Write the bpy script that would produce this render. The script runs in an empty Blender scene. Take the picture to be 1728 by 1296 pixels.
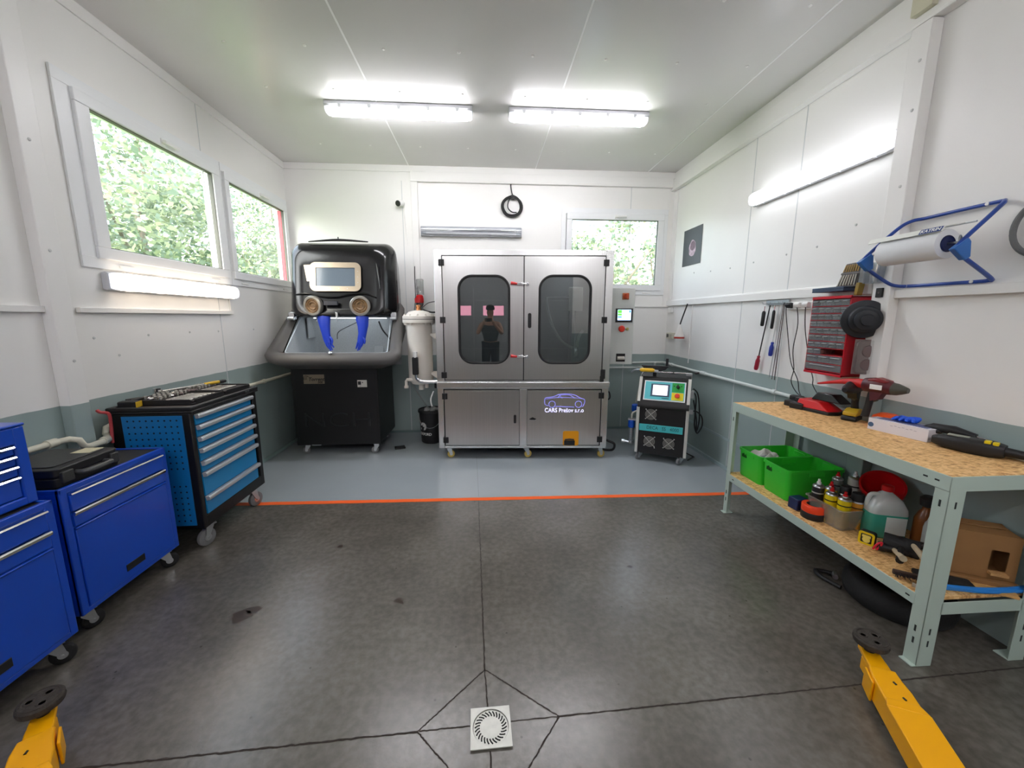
import bpy, math, random
from math import sin, cos, pi, radians
from mathutils import Vector, Matrix, Euler

random.seed(7)
C = bpy.context.scene.collection

# ---------------------------------------------------------------- camera
F_PX = 664.44
YAW, PITCH, ROLL, CAM_H = 0.06963, 0.16834, -0.00148, 1.55
cam_data = bpy.data.cameras.new('camera')
cam = bpy.data.objects.new('camera', cam_data)
C.objects.link(cam)
cam_data.sensor_fit = 'HORIZONTAL'
cam_data.sensor_width = 36.0
cam_data.lens = F_PX / 1728 * 36.0
cam_data.clip_start = 0.02
fwd = Vector((sin(YAW) * cos(PITCH), cos(YAW) * cos(PITCH), -sin(PITCH)))
rgt = Vector((cos(YAW), -sin(YAW), 0))
dwn = fwd.cross(rgt)
r2 = rgt * cos(ROLL) + dwn * sin(ROLL)
d2 = dwn * cos(ROLL) - rgt * sin(ROLL)
m3 = Matrix((r2, -d2, -fwd)).transposed()
cam.matrix_world = Matrix.Translation((0, 0, CAM_H)) @ m3.to_4x4()
bpy.context.scene.camera = cam

# ---------------------------------------------------------------- world, sun, exposure
W = bpy.data.worlds.new('sky'); bpy.context.scene.world = W
W.use_nodes = True
wn = W.node_tree.nodes; wl = W.node_tree.links
bgd = wn['Background']
sky = wn.new('ShaderNodeTexSky')
sky.sky_type = 'NISHITA'
sky.sun_disc = False
sky.sun_elevation = radians(48); sky.sun_rotation = radians(200)
sky.dust_density = 4.0; sky.air_density = 1.0
hz = wn.new('ShaderNodeMix'); hz.data_type = 'RGBA'
hz.inputs[0].default_value = 0.75
wl.new(sky.outputs[0], hz.inputs[6]); hz.inputs[7].default_value = (1.0, 1.02, 1.04, 1)
wl.new(hz.outputs[2], bgd.inputs['Color'])
bgd.inputs['Strength'].default_value = 1.7
sun_d = bpy.data.lights.new('sun', 'SUN'); sun_d.energy = 2.2; sun_d.angle = radians(6); sun_d.color = (1, .96, .88)
sun = bpy.data.objects.new('sun', sun_d); C.objects.link(sun)
sun.rotation_euler = Vector((-.55, .25, -.85)).to_track_quat('-Z', 'Y').to_euler()   # high sun over the roof, onto the trees
LAMP = 20.0
vs = bpy.context.scene.view_settings
vs.view_transform = 'Standard'; vs.look = 'None'; vs.gamma = 1; vs.use_curve_mapping = False
vs.exposure = 1.25
cy = bpy.context.scene.cycles
cy.max_bounces = 10; cy.diffuse_bounces = 5; cy.glossy_bounces = 4; cy.transparent_max_bounces = 12
cy.sample_clamp_indirect = 6; cy.caustics_reflective = False; cy.caustics_refractive = False
cy.use_denoising = True

# ---------------------------------------------------------------- materials
MATS = {}
def srgb(c):
    def f(x):
        x /= 255.0
        return x / 12.92 if x <= .04045 else ((x + .055) / 1.055) ** 2.4
    return (f(c[0]), f(c[1]), f(c[2]), 1)

def mat(name, col, rough=.5, metal=0.0, noise=0.0, scale=8.0, bump=0.0, bscale=60.0, emit=None, estr=0, alpha=None,
        trans=0.0, coat=0.0, stretch=None, spec=.5):
    if name in MATS: return MATS[name]
    m = bpy.data.materials.new(name); m.use_nodes = True
    nt = m.node_tree; b = nt.nodes['Principled BSDF']
    c = srgb(col)
    b.inputs['Base Color'].default_value = c
    b.inputs['Roughness'].default_value = rough
    b.inputs['Metallic'].default_value = metal
    b.inputs['Specular IOR Level'].default_value = spec
    b.inputs['Coat Weight'].default_value = coat
    b.inputs['Coat Roughness'].default_value = .08
    if trans: b.inputs['Transmission Weight'].default_value = trans
    if alpha is not None: b.inputs['Alpha'].default_value = alpha
    if emit:
        b.inputs['Emission Color'].default_value = srgb(emit); b.inputs['Emission Strength'].default_value = estr
    if noise or bump:
        tc = nt.nodes.new('ShaderNodeTexCoord'); mp = nt.nodes.new('ShaderNodeMapping')
        nt.links.new(tc.outputs['Object'], mp.inputs[0])
        if stretch: mp.inputs['Scale'].default_value = stretch
    if noise:
        n = nt.nodes.new('ShaderNodeTexNoise'); n.inputs['Scale'].default_value = scale; n.inputs['Detail'].default_value = 5
        nt.links.new(mp.outputs[0], n.inputs['Vector'])
        r = nt.nodes.new('ShaderNodeValToRGB')
        r.color_ramp.elements[0].position = .3; r.color_ramp.elements[1].position = .7
        r.color_ramp.elements[0].color = tuple(max(0, x * (1 - noise)) for x in c[:3]) + (1,)
        r.color_ramp.elements[1].color = tuple(min(1, x * (1 + noise)) for x in c[:3]) + (1,)
        nt.links.new(n.outputs['Fac'], r.inputs[0]); nt.links.new(r.outputs[0], b.inputs['Base Color'])
    if bump:
        n2 = nt.nodes.new('ShaderNodeTexNoise'); n2.inputs['Scale'].default_value = bscale; n2.inputs['Detail'].default_value = 3
        nt.links.new(mp.outputs[0], n2.inputs['Vector'])
        bp = nt.nodes.new('ShaderNodeBump'); bp.inputs['Strength'].default_value = bump; bp.inputs['Distance'].default_value = .01
        nt.links.new(n2.outputs['Fac'], bp.inputs['Height']); nt.links.new(bp.outputs[0], b.inputs['Normal'])
    MATS[name] = m
    return m

def glassmat(name, tint=(255, 255, 255), refl=.08, rough=.0, op=0.0, opcol=(200, 200, 200)):
    if name in MATS: return MATS[name]
    m = bpy.data.materials.new(name); m.use_nodes = True
    nt = m.node_tree; nt.nodes.clear()
    out = nt.nodes.new('ShaderNodeOutputMaterial')
    tr = nt.nodes.new('ShaderNodeBsdfTransparent'); tr.inputs[0].default_value = srgb(tint)
    gl = nt.nodes.new('ShaderNodeBsdfGlossy'); gl.inputs['Roughness'].default_value = rough
    gl.inputs[0].default_value = (1, 1, 1, 1)
    mx = nt.nodes.new('ShaderNodeMixShader')
    fr = nt.nodes.new('ShaderNodeFresnel'); fr.inputs[0].default_value = 1.5
    ad = nt.nodes.new('ShaderNodeMath'); ad.operation = 'MULTIPLY_ADD'; ad.inputs[1].default_value = 1.0; ad.inputs[2].default_value = refl
    ad.use_clamp = True
    ge = nt.nodes.new('ShaderNodeNewGeometry'); iv = nt.nodes.new('ShaderNodeMath'); iv.operation = 'SUBTRACT'; iv.inputs[0].default_value = 1
    fm = nt.nodes.new('ShaderNodeMath'); fm.operation = 'MULTIPLY'     # reflect on the outer side of each sheet only
    nt.links.new(ge.outputs['Backfacing'], iv.inputs[1])
    nt.links.new(fr.outputs[0], ad.inputs[0]); nt.links.new(ad.outputs[0], fm.inputs[0]); nt.links.new(iv.outputs[0], fm.inputs[1]); nt.links.new(fm.outputs[0], mx.inputs[0])
    last = tr
    if op:
        df = nt.nodes.new('ShaderNodeBsdfDiffuse'); df.inputs[0].default_value = srgb(opcol)
        m2 = nt.nodes.new('ShaderNodeMixShader'); m2.inputs[0].default_value = op
        nt.links.new(tr.outputs[0], m2.inputs[1]); nt.links.new(df.outputs[0], m2.inputs[2]); last = m2
    nt.links.new(last.outputs[0], mx.inputs[1]); nt.links.new(gl.outputs[0], mx.inputs[2])
    nt.links.new(mx.outputs[0], out.inputs[0])
    MATS[name] = m
    return m

def emitmat(name, col, s):
    if name in MATS: return MATS[name]
    m = bpy.data.materials.new(name); m.use_nodes = True
    nt = m.node_tree; nt.nodes.clear()
    out = nt.nodes.new('ShaderNodeOutputMaterial'); e = nt.nodes.new('ShaderNodeEmission')
    e.inputs[0].default_value = srgb(col); e.inputs[1].default_value = s
    nt.links.new(e.outputs[0], out.inputs[0]); MATS[name] = m
    return m

# painted sandwich panel walls: white above 1.05 m, grey-green paint below
def wallmat():
    m = mat('wall_paint', (226, 229, 230), .38)
    nt = m.node_tree; b = nt.nodes['Principled BSDF']; N = nt.nodes; L = nt.links
    g = N.new('ShaderNodeNewGeometry'); s = N.new('ShaderNodeSeparateXYZ'); L.new(g.outputs['Position'], s.inputs[0])
    n = N.new('ShaderNodeTexNoise'); n.inputs['Scale'].default_value = 7; L.new(g.outputs['Position'], n.inputs['Vector'])
    a = N.new('ShaderNodeMath'); a.operation = 'MULTIPLY_ADD'; a.inputs[1].default_value = .012; a.inputs[2].default_value = -.006
    L.new(n.outputs['Fac'], a.inputs[0])
    z = N.new('ShaderNodeMath'); z.operation = 'ADD'; L.new(s.outputs['Z'], z.inputs[0]); L.new(a.outputs[0], z.inputs[1])
    c = N.new('ShaderNodeMath'); c.operation = 'GREATER_THAN'; c.inputs[1].default_value = 1.052; L.new(z.outputs[0], c.inputs[0])
    n2 = N.new('ShaderNodeTexNoise'); n2.inputs['Scale'].default_value = 2.2; n2.inputs['Detail'].default_value = 6
    L.new(g.outputs['Position'], n2.inputs['Vector'])
    r1 = N.new('ShaderNodeValToRGB'); r1.color_ramp.elements[0].color = srgb((146, 163, 160)); r1.color_ramp.elements[1].color = srgb((158, 173, 171))
    r2 = N.new('ShaderNodeValToRGB'); r2.color_ramp.elements[0].color = srgb((236, 235, 232)); r2.color_ramp.elements[1].color = srgb((242, 241, 238))
    L.new(n2.outputs['Fac'], r1.inputs[0]); L.new(n2.outputs['Fac'], r2.inputs[0])
    mx = N.new('ShaderNodeMix'); mx.data_type = 'RGBA'
    L.new(c.outputs[0], mx.inputs[0]); L.new(r1.outputs[0], mx.inputs[6]); L.new(r2.outputs[0], mx.inputs[7])
    L.new(mx.outputs[2], b.inputs['Base Color'])
    return m

def floormat():
    m = mat('workshop_floor', (90, 90, 90), .3, spec=.7)
    nt = m.node_tree; b = nt.nodes['Principled BSDF']; N = nt.nodes; L = nt.links
    g = N.new('ShaderNodeNewGeometry'); s = N.new('ShaderNodeSeparateXYZ'); L.new(g.outputs['Position'], s.inputs[0])
    # border line y > 3.2 - 0.0186 x
    a = N.new('ShaderNodeMath'); a.operation = 'MULTIPLY_ADD'; a.inputs[1].default_value = .0186
    L.new(s.outputs['X'], a.inputs[0]); L.new(s.outputs['Y'], a.inputs[2])
    c = N.new('ShaderNodeMath'); c.operation = 'GREATER_THAN'; c.inputs[1].default_value = 3.197; L.new(a.outputs[0], c.inputs[0])
    n1 = N.new('ShaderNodeTexNoise'); n1.inputs['Scale'].default_value = 1.6; n1.inputs['Detail'].default_value = 9; n1.inputs['Roughness'].default_value = .62
    n2 = N.new('ShaderNodeTexNoise'); n2.inputs['Scale'].default_value = 30; n2.inputs['Detail'].default_value = 6
    v = N.new('ShaderNodeTexVoronoi'); v.inputs['Scale'].default_value = 9
    for q in (n1, n2, v): L.new(g.outputs['Position'], q.inputs['Vector'])
    r1 = N.new('ShaderNodeValToRGB')
    e = r1.color_ramp.elements
    e[0].position = .2; e[0].color = srgb((62, 57, 51)); e[1].position = .8; e[1].color = srgb((126, 122, 114))
    L.new(n1.outputs['Fac'], r1.inputs[0])
    r2 = N.new('ShaderNodeValToRGB'); r2.color_ramp.elements[0].position = .35; r2.color_ramp.elements[0].color = (.78, .77, .75, 1)
    r2.color_ramp.elements[1].position = .65; r2.color_ramp.elements[1].color = (1.08, 1.07, 1.06, 1); L.new(n2.outputs['Fac'], r2.inputs[0])
    mu = N.new('ShaderNodeMix'); mu.data_type = 'RGBA'; mu.blend_type = 'MULTIPLY'; mu.inputs[0].default_value = 1
    L.new(r1.outputs[0], mu.inputs[6]); L.new(r2.outputs[0], mu.inputs[7])
    # small dark pits
    rp = N.new('ShaderNodeValToRGB'); rp.color_ramp.interpolation = 'LINEAR'
    rp.color_ramp.elements[0].position = .03; rp.color_ramp.elements[0].color = (.35, .33, .3, 1)
    rp.color_ramp.elements[1].position = .06; rp.color_ramp.elements[1].color = (1, 1, 1, 1)
    L.new(v.outputs['Distance'], rp.inputs[0])
    mp = N.new('ShaderNodeMix'); mp.data_type = 'RGBA'; mp.blend_type = 'MULTIPLY'; mp.inputs[0].default_value = .8
    L.new(mu.outputs[2], mp.inputs[6]); L.new(rp.outputs[0], mp.inputs[7])
    r3 = N.new('ShaderNodeValToRGB'); r3.color_ramp.elements[0].color = srgb((150, 158, 163)); r3.color_ramp.elements[1].color = srgb((162, 170, 175))
    L.new(n1.outputs['Fac'], r3.inputs[0])
    mx = N.new('ShaderNodeMix'); mx.data_type = 'RGBA'
    L.new(c.outputs[0], mx.inputs[0]); L.new(mp.outputs[2], mx.inputs[6]); L.new(r3.outputs[0], mx.inputs[7])
    L.new(mx.outputs[2], b.inputs['Base Color'])
    r1.color_ramp.interpolation = 'B_SPLINE'
    rr = N.new('ShaderNodeMapRange'); rr.interpolation_type = 'SMOOTHERSTEP'; rr.inputs[1].default_value = .1; rr.inputs[2].default_value = .9
    rr.inputs[3].default_value = .265; rr.inputs[4].default_value = .265
    n3 = N.new('ShaderNodeTexNoise'); n3.inputs['Scale'].default_value = 1.1; n3.inputs['Detail'].default_value = 3; L.new(g.outputs['Position'], n3.inputs['Vector'])
    b.inputs['Roughness'].default_value = .265
    bp = N.new('ShaderNodeBump'); bp.inputs['Strength'].default_value = .07; bp.inputs['Distance'].default_value = .01
    L.new(n2.outputs['Fac'], bp.inputs['Height']); L.new(bp.outputs[0], b.inputs['Normal'])
    return m

def osbmat():
    m = mat('osb_board', (214, 166, 104), .6)
    nt = m.node_tree; b = nt.nodes['Principled BSDF']; N = nt.nodes; L = nt.links
    tc = N.new('ShaderNodeTexCoord'); outs = []
    for k, (sc, rot) in enumerate((((36, 130, 40), .5), ((120, 40, 40), .2), ((50, 150, 40), -.7))):
        mp = N.new('ShaderNodeMapping'); mp.inputs['Scale'].default_value = sc; mp.inputs['Rotation'].default_value = (0, 0, rot)
        L.new(tc.outputs['Object'], mp.inputs[0])
        v = N.new('ShaderNodeTexVoronoi'); v.inputs['Scale'].default_value = 1.0; v.inputs['Randomness'].default_value = 1
        L.new(mp.outputs[0], v.inputs['Vector']); outs.append(v.outputs['Color'])
    mx = N.new('ShaderNodeMix'); mx.data_type = 'RGBA'; mx.inputs[0].default_value = .5
    L.new(outs[0], mx.inputs[6]); L.new(outs[1], mx.inputs[7])
    mx2 = N.new('ShaderNodeMix'); mx2.data_type = 'RGBA'; mx2.inputs[0].default_value = .4
    L.new(mx.outputs[2], mx2.inputs[6]); L.new(outs[2], mx2.inputs[7])
    bw = N.new('ShaderNodeRGBToBW'); L.new(mx2.outputs[2], bw.inputs[0])
    r = N.new('ShaderNodeValToRGB'); e = r.color_ramp.elements
    e[0].position = .2; e[0].color = srgb((166, 110, 58)); e[1].position = .72; e[1].color = srgb((248, 208, 146))
    q = e.new(.45); q.color = srgb((226, 178, 114))
    L.new(bw.outputs[0], r.inputs[0]); L.new(r.outputs[0], b.inputs['Base Color'])
    return m

WALL = wallmat(); FLOOR = floormat(); OSB = osbmat()
WHITE = mat('white_pvc', (236, 238, 239), .35)
TRIMW = mat('white_sheet_trim', (238, 237, 234), .35)
CEIL = mat('ceiling_panel', (220, 219, 217), .24, noise=.01, scale=3)
GREYP = mat('grey_green_trim', (128, 148, 146), .45)
SEAM = mat('panel_seam', (205, 208, 208), .5)
BLACK = mat('black_powder_coat', (12, 12, 13), .45)
BLACKP = mat('black_plastic', (22, 22, 24), .5)
BLACKG = mat('black_gloss_plastic', (12, 12, 14), .2, coat=.15)
RUBBER = mat('black_rubber', (26, 26, 27), .75, bump=.2, bscale=90)
STEEL = mat('galvanised_steel', (196, 200, 203), .3, metal=1)
CHROME = mat('chrome', (230, 230, 232), .12, metal=1)
BRUSH = mat('brushed_stainless', (192, 192, 190), .29, metal=1, noise=.05, scale=4, stretch=(40, 1, .25), bump=.02, bscale=30)
STFRAME = mat('stainless_frame', (214, 215, 214), .27, metal=1)
BRASSY = mat('satin_steel_plate', (186, 170, 148), .36, metal=1)
BLUE = mat('royal_blue_enamel', (14, 74, 192), .3, coat=.25)
LBLUE = mat('light_blue_enamel', (22, 134, 196), .35)
PEGBLUE = mat('blue_enamel_panel', (16, 112, 178), .4)
SILVER = mat('silver_handle', (214, 217, 220), .3, metal=.55)
YELLOW = mat('lift_yellow', (255, 178, 0), .4, noise=.04, scale=6)
GREY = mat('dark_grey_tub', (88, 86, 84), .5, bump=.08, bscale=200)
BENCH = mat('bench_grey_green', (186, 203, 192), .45)
GREEN = mat('green_crate_plastic', (56, 206, 54), .38)
RED = mat('red_enamel', (190, 22, 40), .35)
REDP = mat('red_plastic', (206, 26, 30), .35)
ORANGE = mat('orange_plastic', (250, 92, 26), .5)
IVORY = mat('ivory_pipe', (214, 212, 194), .4)
OFFW = mat('off_white_paint', (232, 226, 216), .4)
WPLAS = mat('white_plastic', (238, 238, 236), .4)
GLASS = glassmat('window_glass', (250, 253, 252), .02)

# ---------------------------------------------------------------- mesh helpers
class G:
    def __init__(s): s.v = []; s.f = []; s.mi = []
    def add(s, vs_, fs, mi=0):
        o = len(s.v); s.v += [tuple(p) for p in vs_]
        for f in fs: s.f.append([o + i for i in f]); s.mi.append(mi)
        return s
    def box(s, x0, y0, z0, x1, y1, z1, mi=0, M=None):
        p = [Vector(q) for q in ((x0, y0, z0), (x1, y0, z0), (x1, y1, z0), (x0, y1, z0), (x0, y0, z1), (x1, y0, z1), (x1, y1, z1), (x0, y1, z1))]
        if M: p = [M @ q for q in p]
        return s.add(p, [(0, 3, 2, 1), (4, 5, 6, 7), (0, 1, 5, 4), (1, 2, 6, 5), (2, 3, 7, 6), (3, 0, 4, 7)], mi)
    def cyl(s, a, b, r, r1=None, n=16, mi=0, cap=True):
        a = Vector(a); b = Vector(b); r1 = r if r1 is None else r1
        d = (b - a).normalized(); u = d.orthogonal().normalized(); w = d.cross(u)
        vs_ = [a + (u * cos(2 * pi * i / n) + w * sin(2 * pi * i / n)) * r for i in range(n)]
        vs_ += [b + (u * cos(2 * pi * i / n) + w * sin(2 * pi * i / n)) * r1 for i in range(n)]
        fs = [(i, (i + 1) % n, n + (i + 1) % n, n + i) for i in range(n)]
        if cap: fs += [tuple(reversed(range(n))), tuple(range(n, 2 * n))]
        return s.add(vs_, fs, mi)
    def lathe(s, prof, o=(0, 0, 0), ax=(0, 0, 1), n=24, mi=0, cap=True):
        o = Vector(o); d = Vector(ax).normalized(); u = d.orthogonal().normalized(); w = d.cross(u)
        vs_ = []
        for r, z in prof:
            vs_ += [o + d * z + (u * cos(2 * pi * i / n) + w * sin(2 * pi * i / n)) * max(r, 1e-5) for i in range(n)]
        fs = []
        for k in range(len(prof) - 1):
            fs += [(k * n + i, k * n + (i + 1) % n, (k + 1) * n + (i + 1) % n, (k + 1) * n + i) for i in range(n)]
        if cap: fs += [tuple(reversed(range(n))), tuple(range((len(prof) - 1) * n, len(prof) * n))]
        return s.add(vs_, fs, mi)
    def tube(s, pts, r, n=8, closed=False, smooth=0, mi=0):
        pts = [Vector(p) for p in pts]
        if smooth:
            if isinstance(r, (list, tuple)):
                r = [r[i] + (r[i + 1] - r[i]) * j / smooth for i in range(len(r) - 1) for j in range(smooth)] + [r[-1]]
            pts = catmull(pts, smooth, closed)
        N = len(pts); vs_ = []; u = None
        for i, p in enumerate(pts):
            a = pts[i - 1] if (i > 0 or closed) else p
            b = pts[(i + 1) % N] if (i < N - 1 or closed) else p
            t = (b - a).normalized()
            if u is None: u = t.orthogonal().normalized()
            else:
                u = (u - t * u.dot(t))
                u = u.normalized() if u.length > 1e-6 else t.orthogonal().normalized()
            w = t.cross(u); rr = r[i] if isinstance(r, (list, tuple)) else r
            vs_ += [p + (u * cos(2 * pi * k / n) + w * sin(2 * pi * k / n)) * rr for k in range(n)]
        fs = []
        for i in range(N if closed else N - 1):
            j = (i + 1) % N
            fs += [(i * n + k, i * n + (k + 1) % n, j * n + (k + 1) % n, j * n + k) for k in range(n)]
        if not closed: fs += [tuple(reversed(range(n))), tuple(range((N - 1) * n, N * n))]
        return s.add(vs_, fs, mi)
    def prism(s, poly, d0, d1, plane='xy', mi=0, M=None):
        def P(a, b, d):
            q = Vector((a, b, d)) if plane == 'xy' else Vector((a, d, b)) if plane == 'xz' else Vector((d, a, b))
            return M @ q if M else q
        n = len(poly)
        vs_ = [P(a, b, d0) for a, b in poly] + [P(a, b, d1) for a, b in poly]
        fs = [(i, (i + 1) % n, n + (i + 1) % n, n + i) for i in range(n)] + [tuple(reversed(range(n))), tuple(range(n, 2 * n))]
        return s.add(vs_, fs, mi)
    def loft(s, loops, cap=True, mi=0, closed=False):
        n = len(loops[0]); vs_ = [Vector(p) for l in loops for p in l]; fs = []
        K = len(loops)
        for k in range(K if closed else K - 1):
            j = (k + 1) % K
            fs += [(k * n + i, k * n + (i + 1) % n, j * n + (i + 1) % n, j * n + i) for i in range(n)]
        if cap and not closed: fs += [tuple(reversed(range(n))), tuple(range((K - 1) * n, K * n))]
        return s.add(vs_, fs, mi)
    def plate(s, ox0, oz0, ox1, oz1, hx0, hz0, hx1, hz1, r, y0, y1, n=8, orr=None, mi=0):
        """plate in the xz plane with a rounded hole, thickness y0..y1"""
        hole = rrect(hx0, hz0, hx1, hz1, r, n)
        cx, cz = (hx0 + hx1) / 2, (hz0 + hz1) / 2
        if orr:
            outer = rrect(ox0, oz0, ox1, oz1, orr, n)
        else:
            outer = []
            for (a, b) in hole:
                dx, dz = a - cx, b - cz; t = 1e9
                if dx > 1e-9: t = min(t, (ox1 - cx) / dx)
                if dx < -1e-9: t = min(t, (ox0 - cx) / dx)
                if dz > 1e-9: t = min(t, (oz1 - cz) / dz)
                if dz < -1e-9: t = min(t, (oz0 - cz) / dz)
                outer.append((cx + dx * t, cz + dz * t))
            for c in ((ox0, oz0), (ox1, oz0), (ox1, oz1), (ox0, oz1)):
                i = min(range(len(outer)), key=lambda k: (outer[k][0] - c[0]) ** 2 + (outer[k][1] - c[1]) ** 2)
                outer[i] = c
        N = len(hole); vs_ = []
        for y in (y0, y1):
            vs_ += [(a, y, b) for a, b in hole] + [(a, y, b) for a, b in outer]
        fs = []
        for i in range(N):
            j = (i + 1) % N
            fs += [(i, j, N + j, N + i), (2 * N + j, 2 * N + i, 3 * N + i, 3 * N + j), (j, i, 2 * N + i, 2 * N + j), (N + i, N + j, 3 * N + j, 3 * N + i)]
        return s.add(vs_, fs, mi)

def catmull(p, k, closed=False):
    out = []; N = len(p)
    for i in range(N if closed else N - 1):
        if closed: a, b, c, d = p[i - 1], p[i], p[(i + 1) % N], p[(i + 2) % N]
        else: a, b, c, d = p[max(i - 1, 0)], p[i], p[i + 1], p[min(i + 2, N - 1)]
        for j in range(k):
            t = j / k
            out.append(.5 * ((2 * b) + (c - a) * t + (2 * a - 5 * b + 4 * c - d) * t * t + (3 * b - a - 3 * c + d) * t ** 3))
    if not closed: out.append(p[-1])
    return out

def rrect(x0, z0, x1, z1, r, n=6):
    pts = []
    for cx, cz, a0 in ((x1 - r, z1 - r, 0), (x0 + r, z1 - r, 90), (x0 + r, z0 + r, 180), (x1 - r, z0 + r, 270)):
        for i in range(n + 1):
            a = radians(a0 + 90 * i / n); pts.append((cx + r * cos(a), cz + r * sin(a)))
    return pts

def obj(name, g, m, parent=None, loc=(0, 0, 0), rot=(0, 0, 0), bev=0, smooth=None, seg=2):
    me = bpy.data.meshes.new(name)
    me.from_pydata([tuple(p) for p in g.v], [], g.f)
    ms = m if isinstance(m, (list, tuple)) else [m]
    for q in ms: me.materials.append(q)
    for i, p in enumerate(me.polygons): p.material_index = min(g.mi[i], len(ms) - 1)
    me.validate()
    import bmesh
    bm = bmesh.new(); bm.from_mesh(me); bmesh.ops.recalc_face_normals(bm, faces=bm.faces)
    ang = radians(smooth if smooth is not None else 35)
    for f in bm.faces: f.smooth = True
    for e in bm.edges: e.smooth = len(e.link_faces) == 2 and e.calc_face_angle(0) < ang
    bm.to_mesh(me); bm.free()
    o = bpy.data.objects.new(name, me); C.objects.link(o)
    o.location = loc; o.rotation_euler = rot
    if parent: o.parent = parent
    if bev:
        b = o.modifiers.new('bevel', 'BEVEL'); b.width = bev; b.segments = seg; b.limit_method = 'ANGLE'; b.angle_limit = radians(40)
        b.harden_normals = False
    return o

def thing(name, label, cat, loc=(0, 0, 0), rz=0, group=None):
    o = bpy.data.objects.new(name, None); C.objects.link(o)
    o.empty_display_size = .05
    o.location = loc; o.rotation_euler = (0, 0, rz); o['label'] = label; o['category'] = cat
    if group: o['group'] = group
    return o
def tag(o, label, cat, group=None, kind=None):
    o['label'] = label; o['category'] = cat
    if group: o['group'] = group
    if kind: o['kind'] = kind
    return o
def struct(name, g, m, bev=0, **k):
    o = obj(name, g, m, bev=bev, **k); o['kind'] = 'structure'; return o
def dup(root, loc=None, rot=None, label=None, group=None):
    r = root.copy(); C.objects.link(r)
    if loc is not None: r.location = loc
    if rot is not None: r.rotation_euler = rot
    if label: r['label'] = label
    if group: r['group'] = group
    for ch in list(root.children):
        c = ch.copy(); C.objects.link(c); c.parent = r
        for gch in list(ch.children):
            d = gch.copy(); C.objects.link(d); d.parent = c
    return r
def text(name, body, size, m, parent, loc, rot, ext=.0006, align='CENTER', shear=0, bold=0, sx=1.0):
    cu = bpy.data.curves.new(name, 'FONT'); cu.body = body; cu.size = size; cu.extrude = ext; cu.offset = bold
    cu.align_x = align; cu.align_y = 'CENTER'; cu.shear = shear; cu.resolution_u = 3
    t = bpy.data.objects.new(name, cu); C.objects.link(t)
    dg = bpy.context.evaluated_depsgraph_get()
    me = bpy.data.meshes.new_from_object(t.evaluated_get(dg))
    C.objects.unlink(t); bpy.data.objects.remove(t)
    me.materials.clear(); me.materials.append(m)
    o = bpy.data.objects.new(name, me); C.objects.link(o); o.location = loc; o.rotation_euler = rot
    o.scale = (sx, 1, 1)
    if parent: o.parent = parent
    return o
FX = (pi / 2, 0, 0)            # text facing -y
FW = (pi / 2, 0, -pi / 2)      # text on the right wall, facing -x

# ================================================================ the room
XL, XR, YB, YN, ZC = -2.39, 2.48, 5.27, -4.2, 3.375
T = .12
struct('floor', G().box(XL - T, YN - T, -.1, XR + T, YB + T, 0), FLOOR)
struct('ceiling', G().box(XL - T, YN - T, ZC, XR + T, YB + T, ZC + .12), CEIL)

def wall_with_holes(along, lo, hi, holes):
    """boxes in (a, z) around rectangular holes sorted along a"""
    out = []; a = lo
    for (a0, a1, z0, z1) in holes:
        out.append((a, a0, 0, ZC)); out.append((a0, a1, 0, z0)); out.append((a0, a1, z1, ZC)); a = a1
    out.append((a, hi, 0, ZC)); return out
LW = [(2.68, 3.975, 1.90, 2.865), (4.055, 5.20, 1.90, 2.865)]
g = G()
for a0, a1, z0, z1 in wall_with_holes('y', YN, YB, LW): g.box(XL - T, a0, z0, XL, a1, z1)
struct('wall_left', g, WALL)
g = G()
for a0, a1, z0, z1 in wall_with_holes('x', XL - T, XR + T, [(1.06, 2.34, 1.90, 2.86)]): g.box(a0, YB, z0, a1, YB + T, z1)
struct('wall_back', g, WALL)
struct('wall_right', G().box(XR, YN, 0, XR + T, YB, ZC), WALL)
# the wall behind the camera, with a sectional door and two windows in it
g = G()
for a0, a1, z0, z1 in [(XL - T, -2.15, 0, ZC), (1.75, XR + T, 0, ZC), (-2.15, 1.75, 3.0, ZC)]: g.box(a0, YN - T, z0, a1, YN, z1)
struct('wall_front', g, WALL)
GD = mat('grey_door_panel', (150, 154, 156), .5)
g = G()
g.box(-2.15, YN - .07, 0, 1.75, YN - .02, 1.60); g.box(-2.15, YN - .07, 1.90, 1.75, YN - .02, 3.0)
for a, b in ((-2.15, -1.76), (-1.42, -1.04), (-.39, 1.75)): g.box(a, YN - .07, 1.60, b, YN - .02, 1.90)
for z in (.6, 1.2, 2.4): g.box(-2.15, YN - .02, z, 1.75, YN - .015, z + .02)
d1 = struct('door_1', g, GD)
PINK = mat('pink_tinted_pane', (240, 170, 190), .2, emit=(255, 176, 200), estr=1.0)
for a, b in ((-1.76, -1.42), (-1.04, -.39)): obj('door_pane', G().box(a, YN - .06, 1.60, b, YN - .04, 1.90), PINK, d1)

# posts on the side walls
struct('trim_1', G().box(XL, 2.335, 0, XL + .058, 2.445, ZC), WALL, bev=.004)
struct('trim_2', G().box(XR - .067, 2.243, 0, XR, 2.354, 3.14), WALL, bev=.004)
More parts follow.
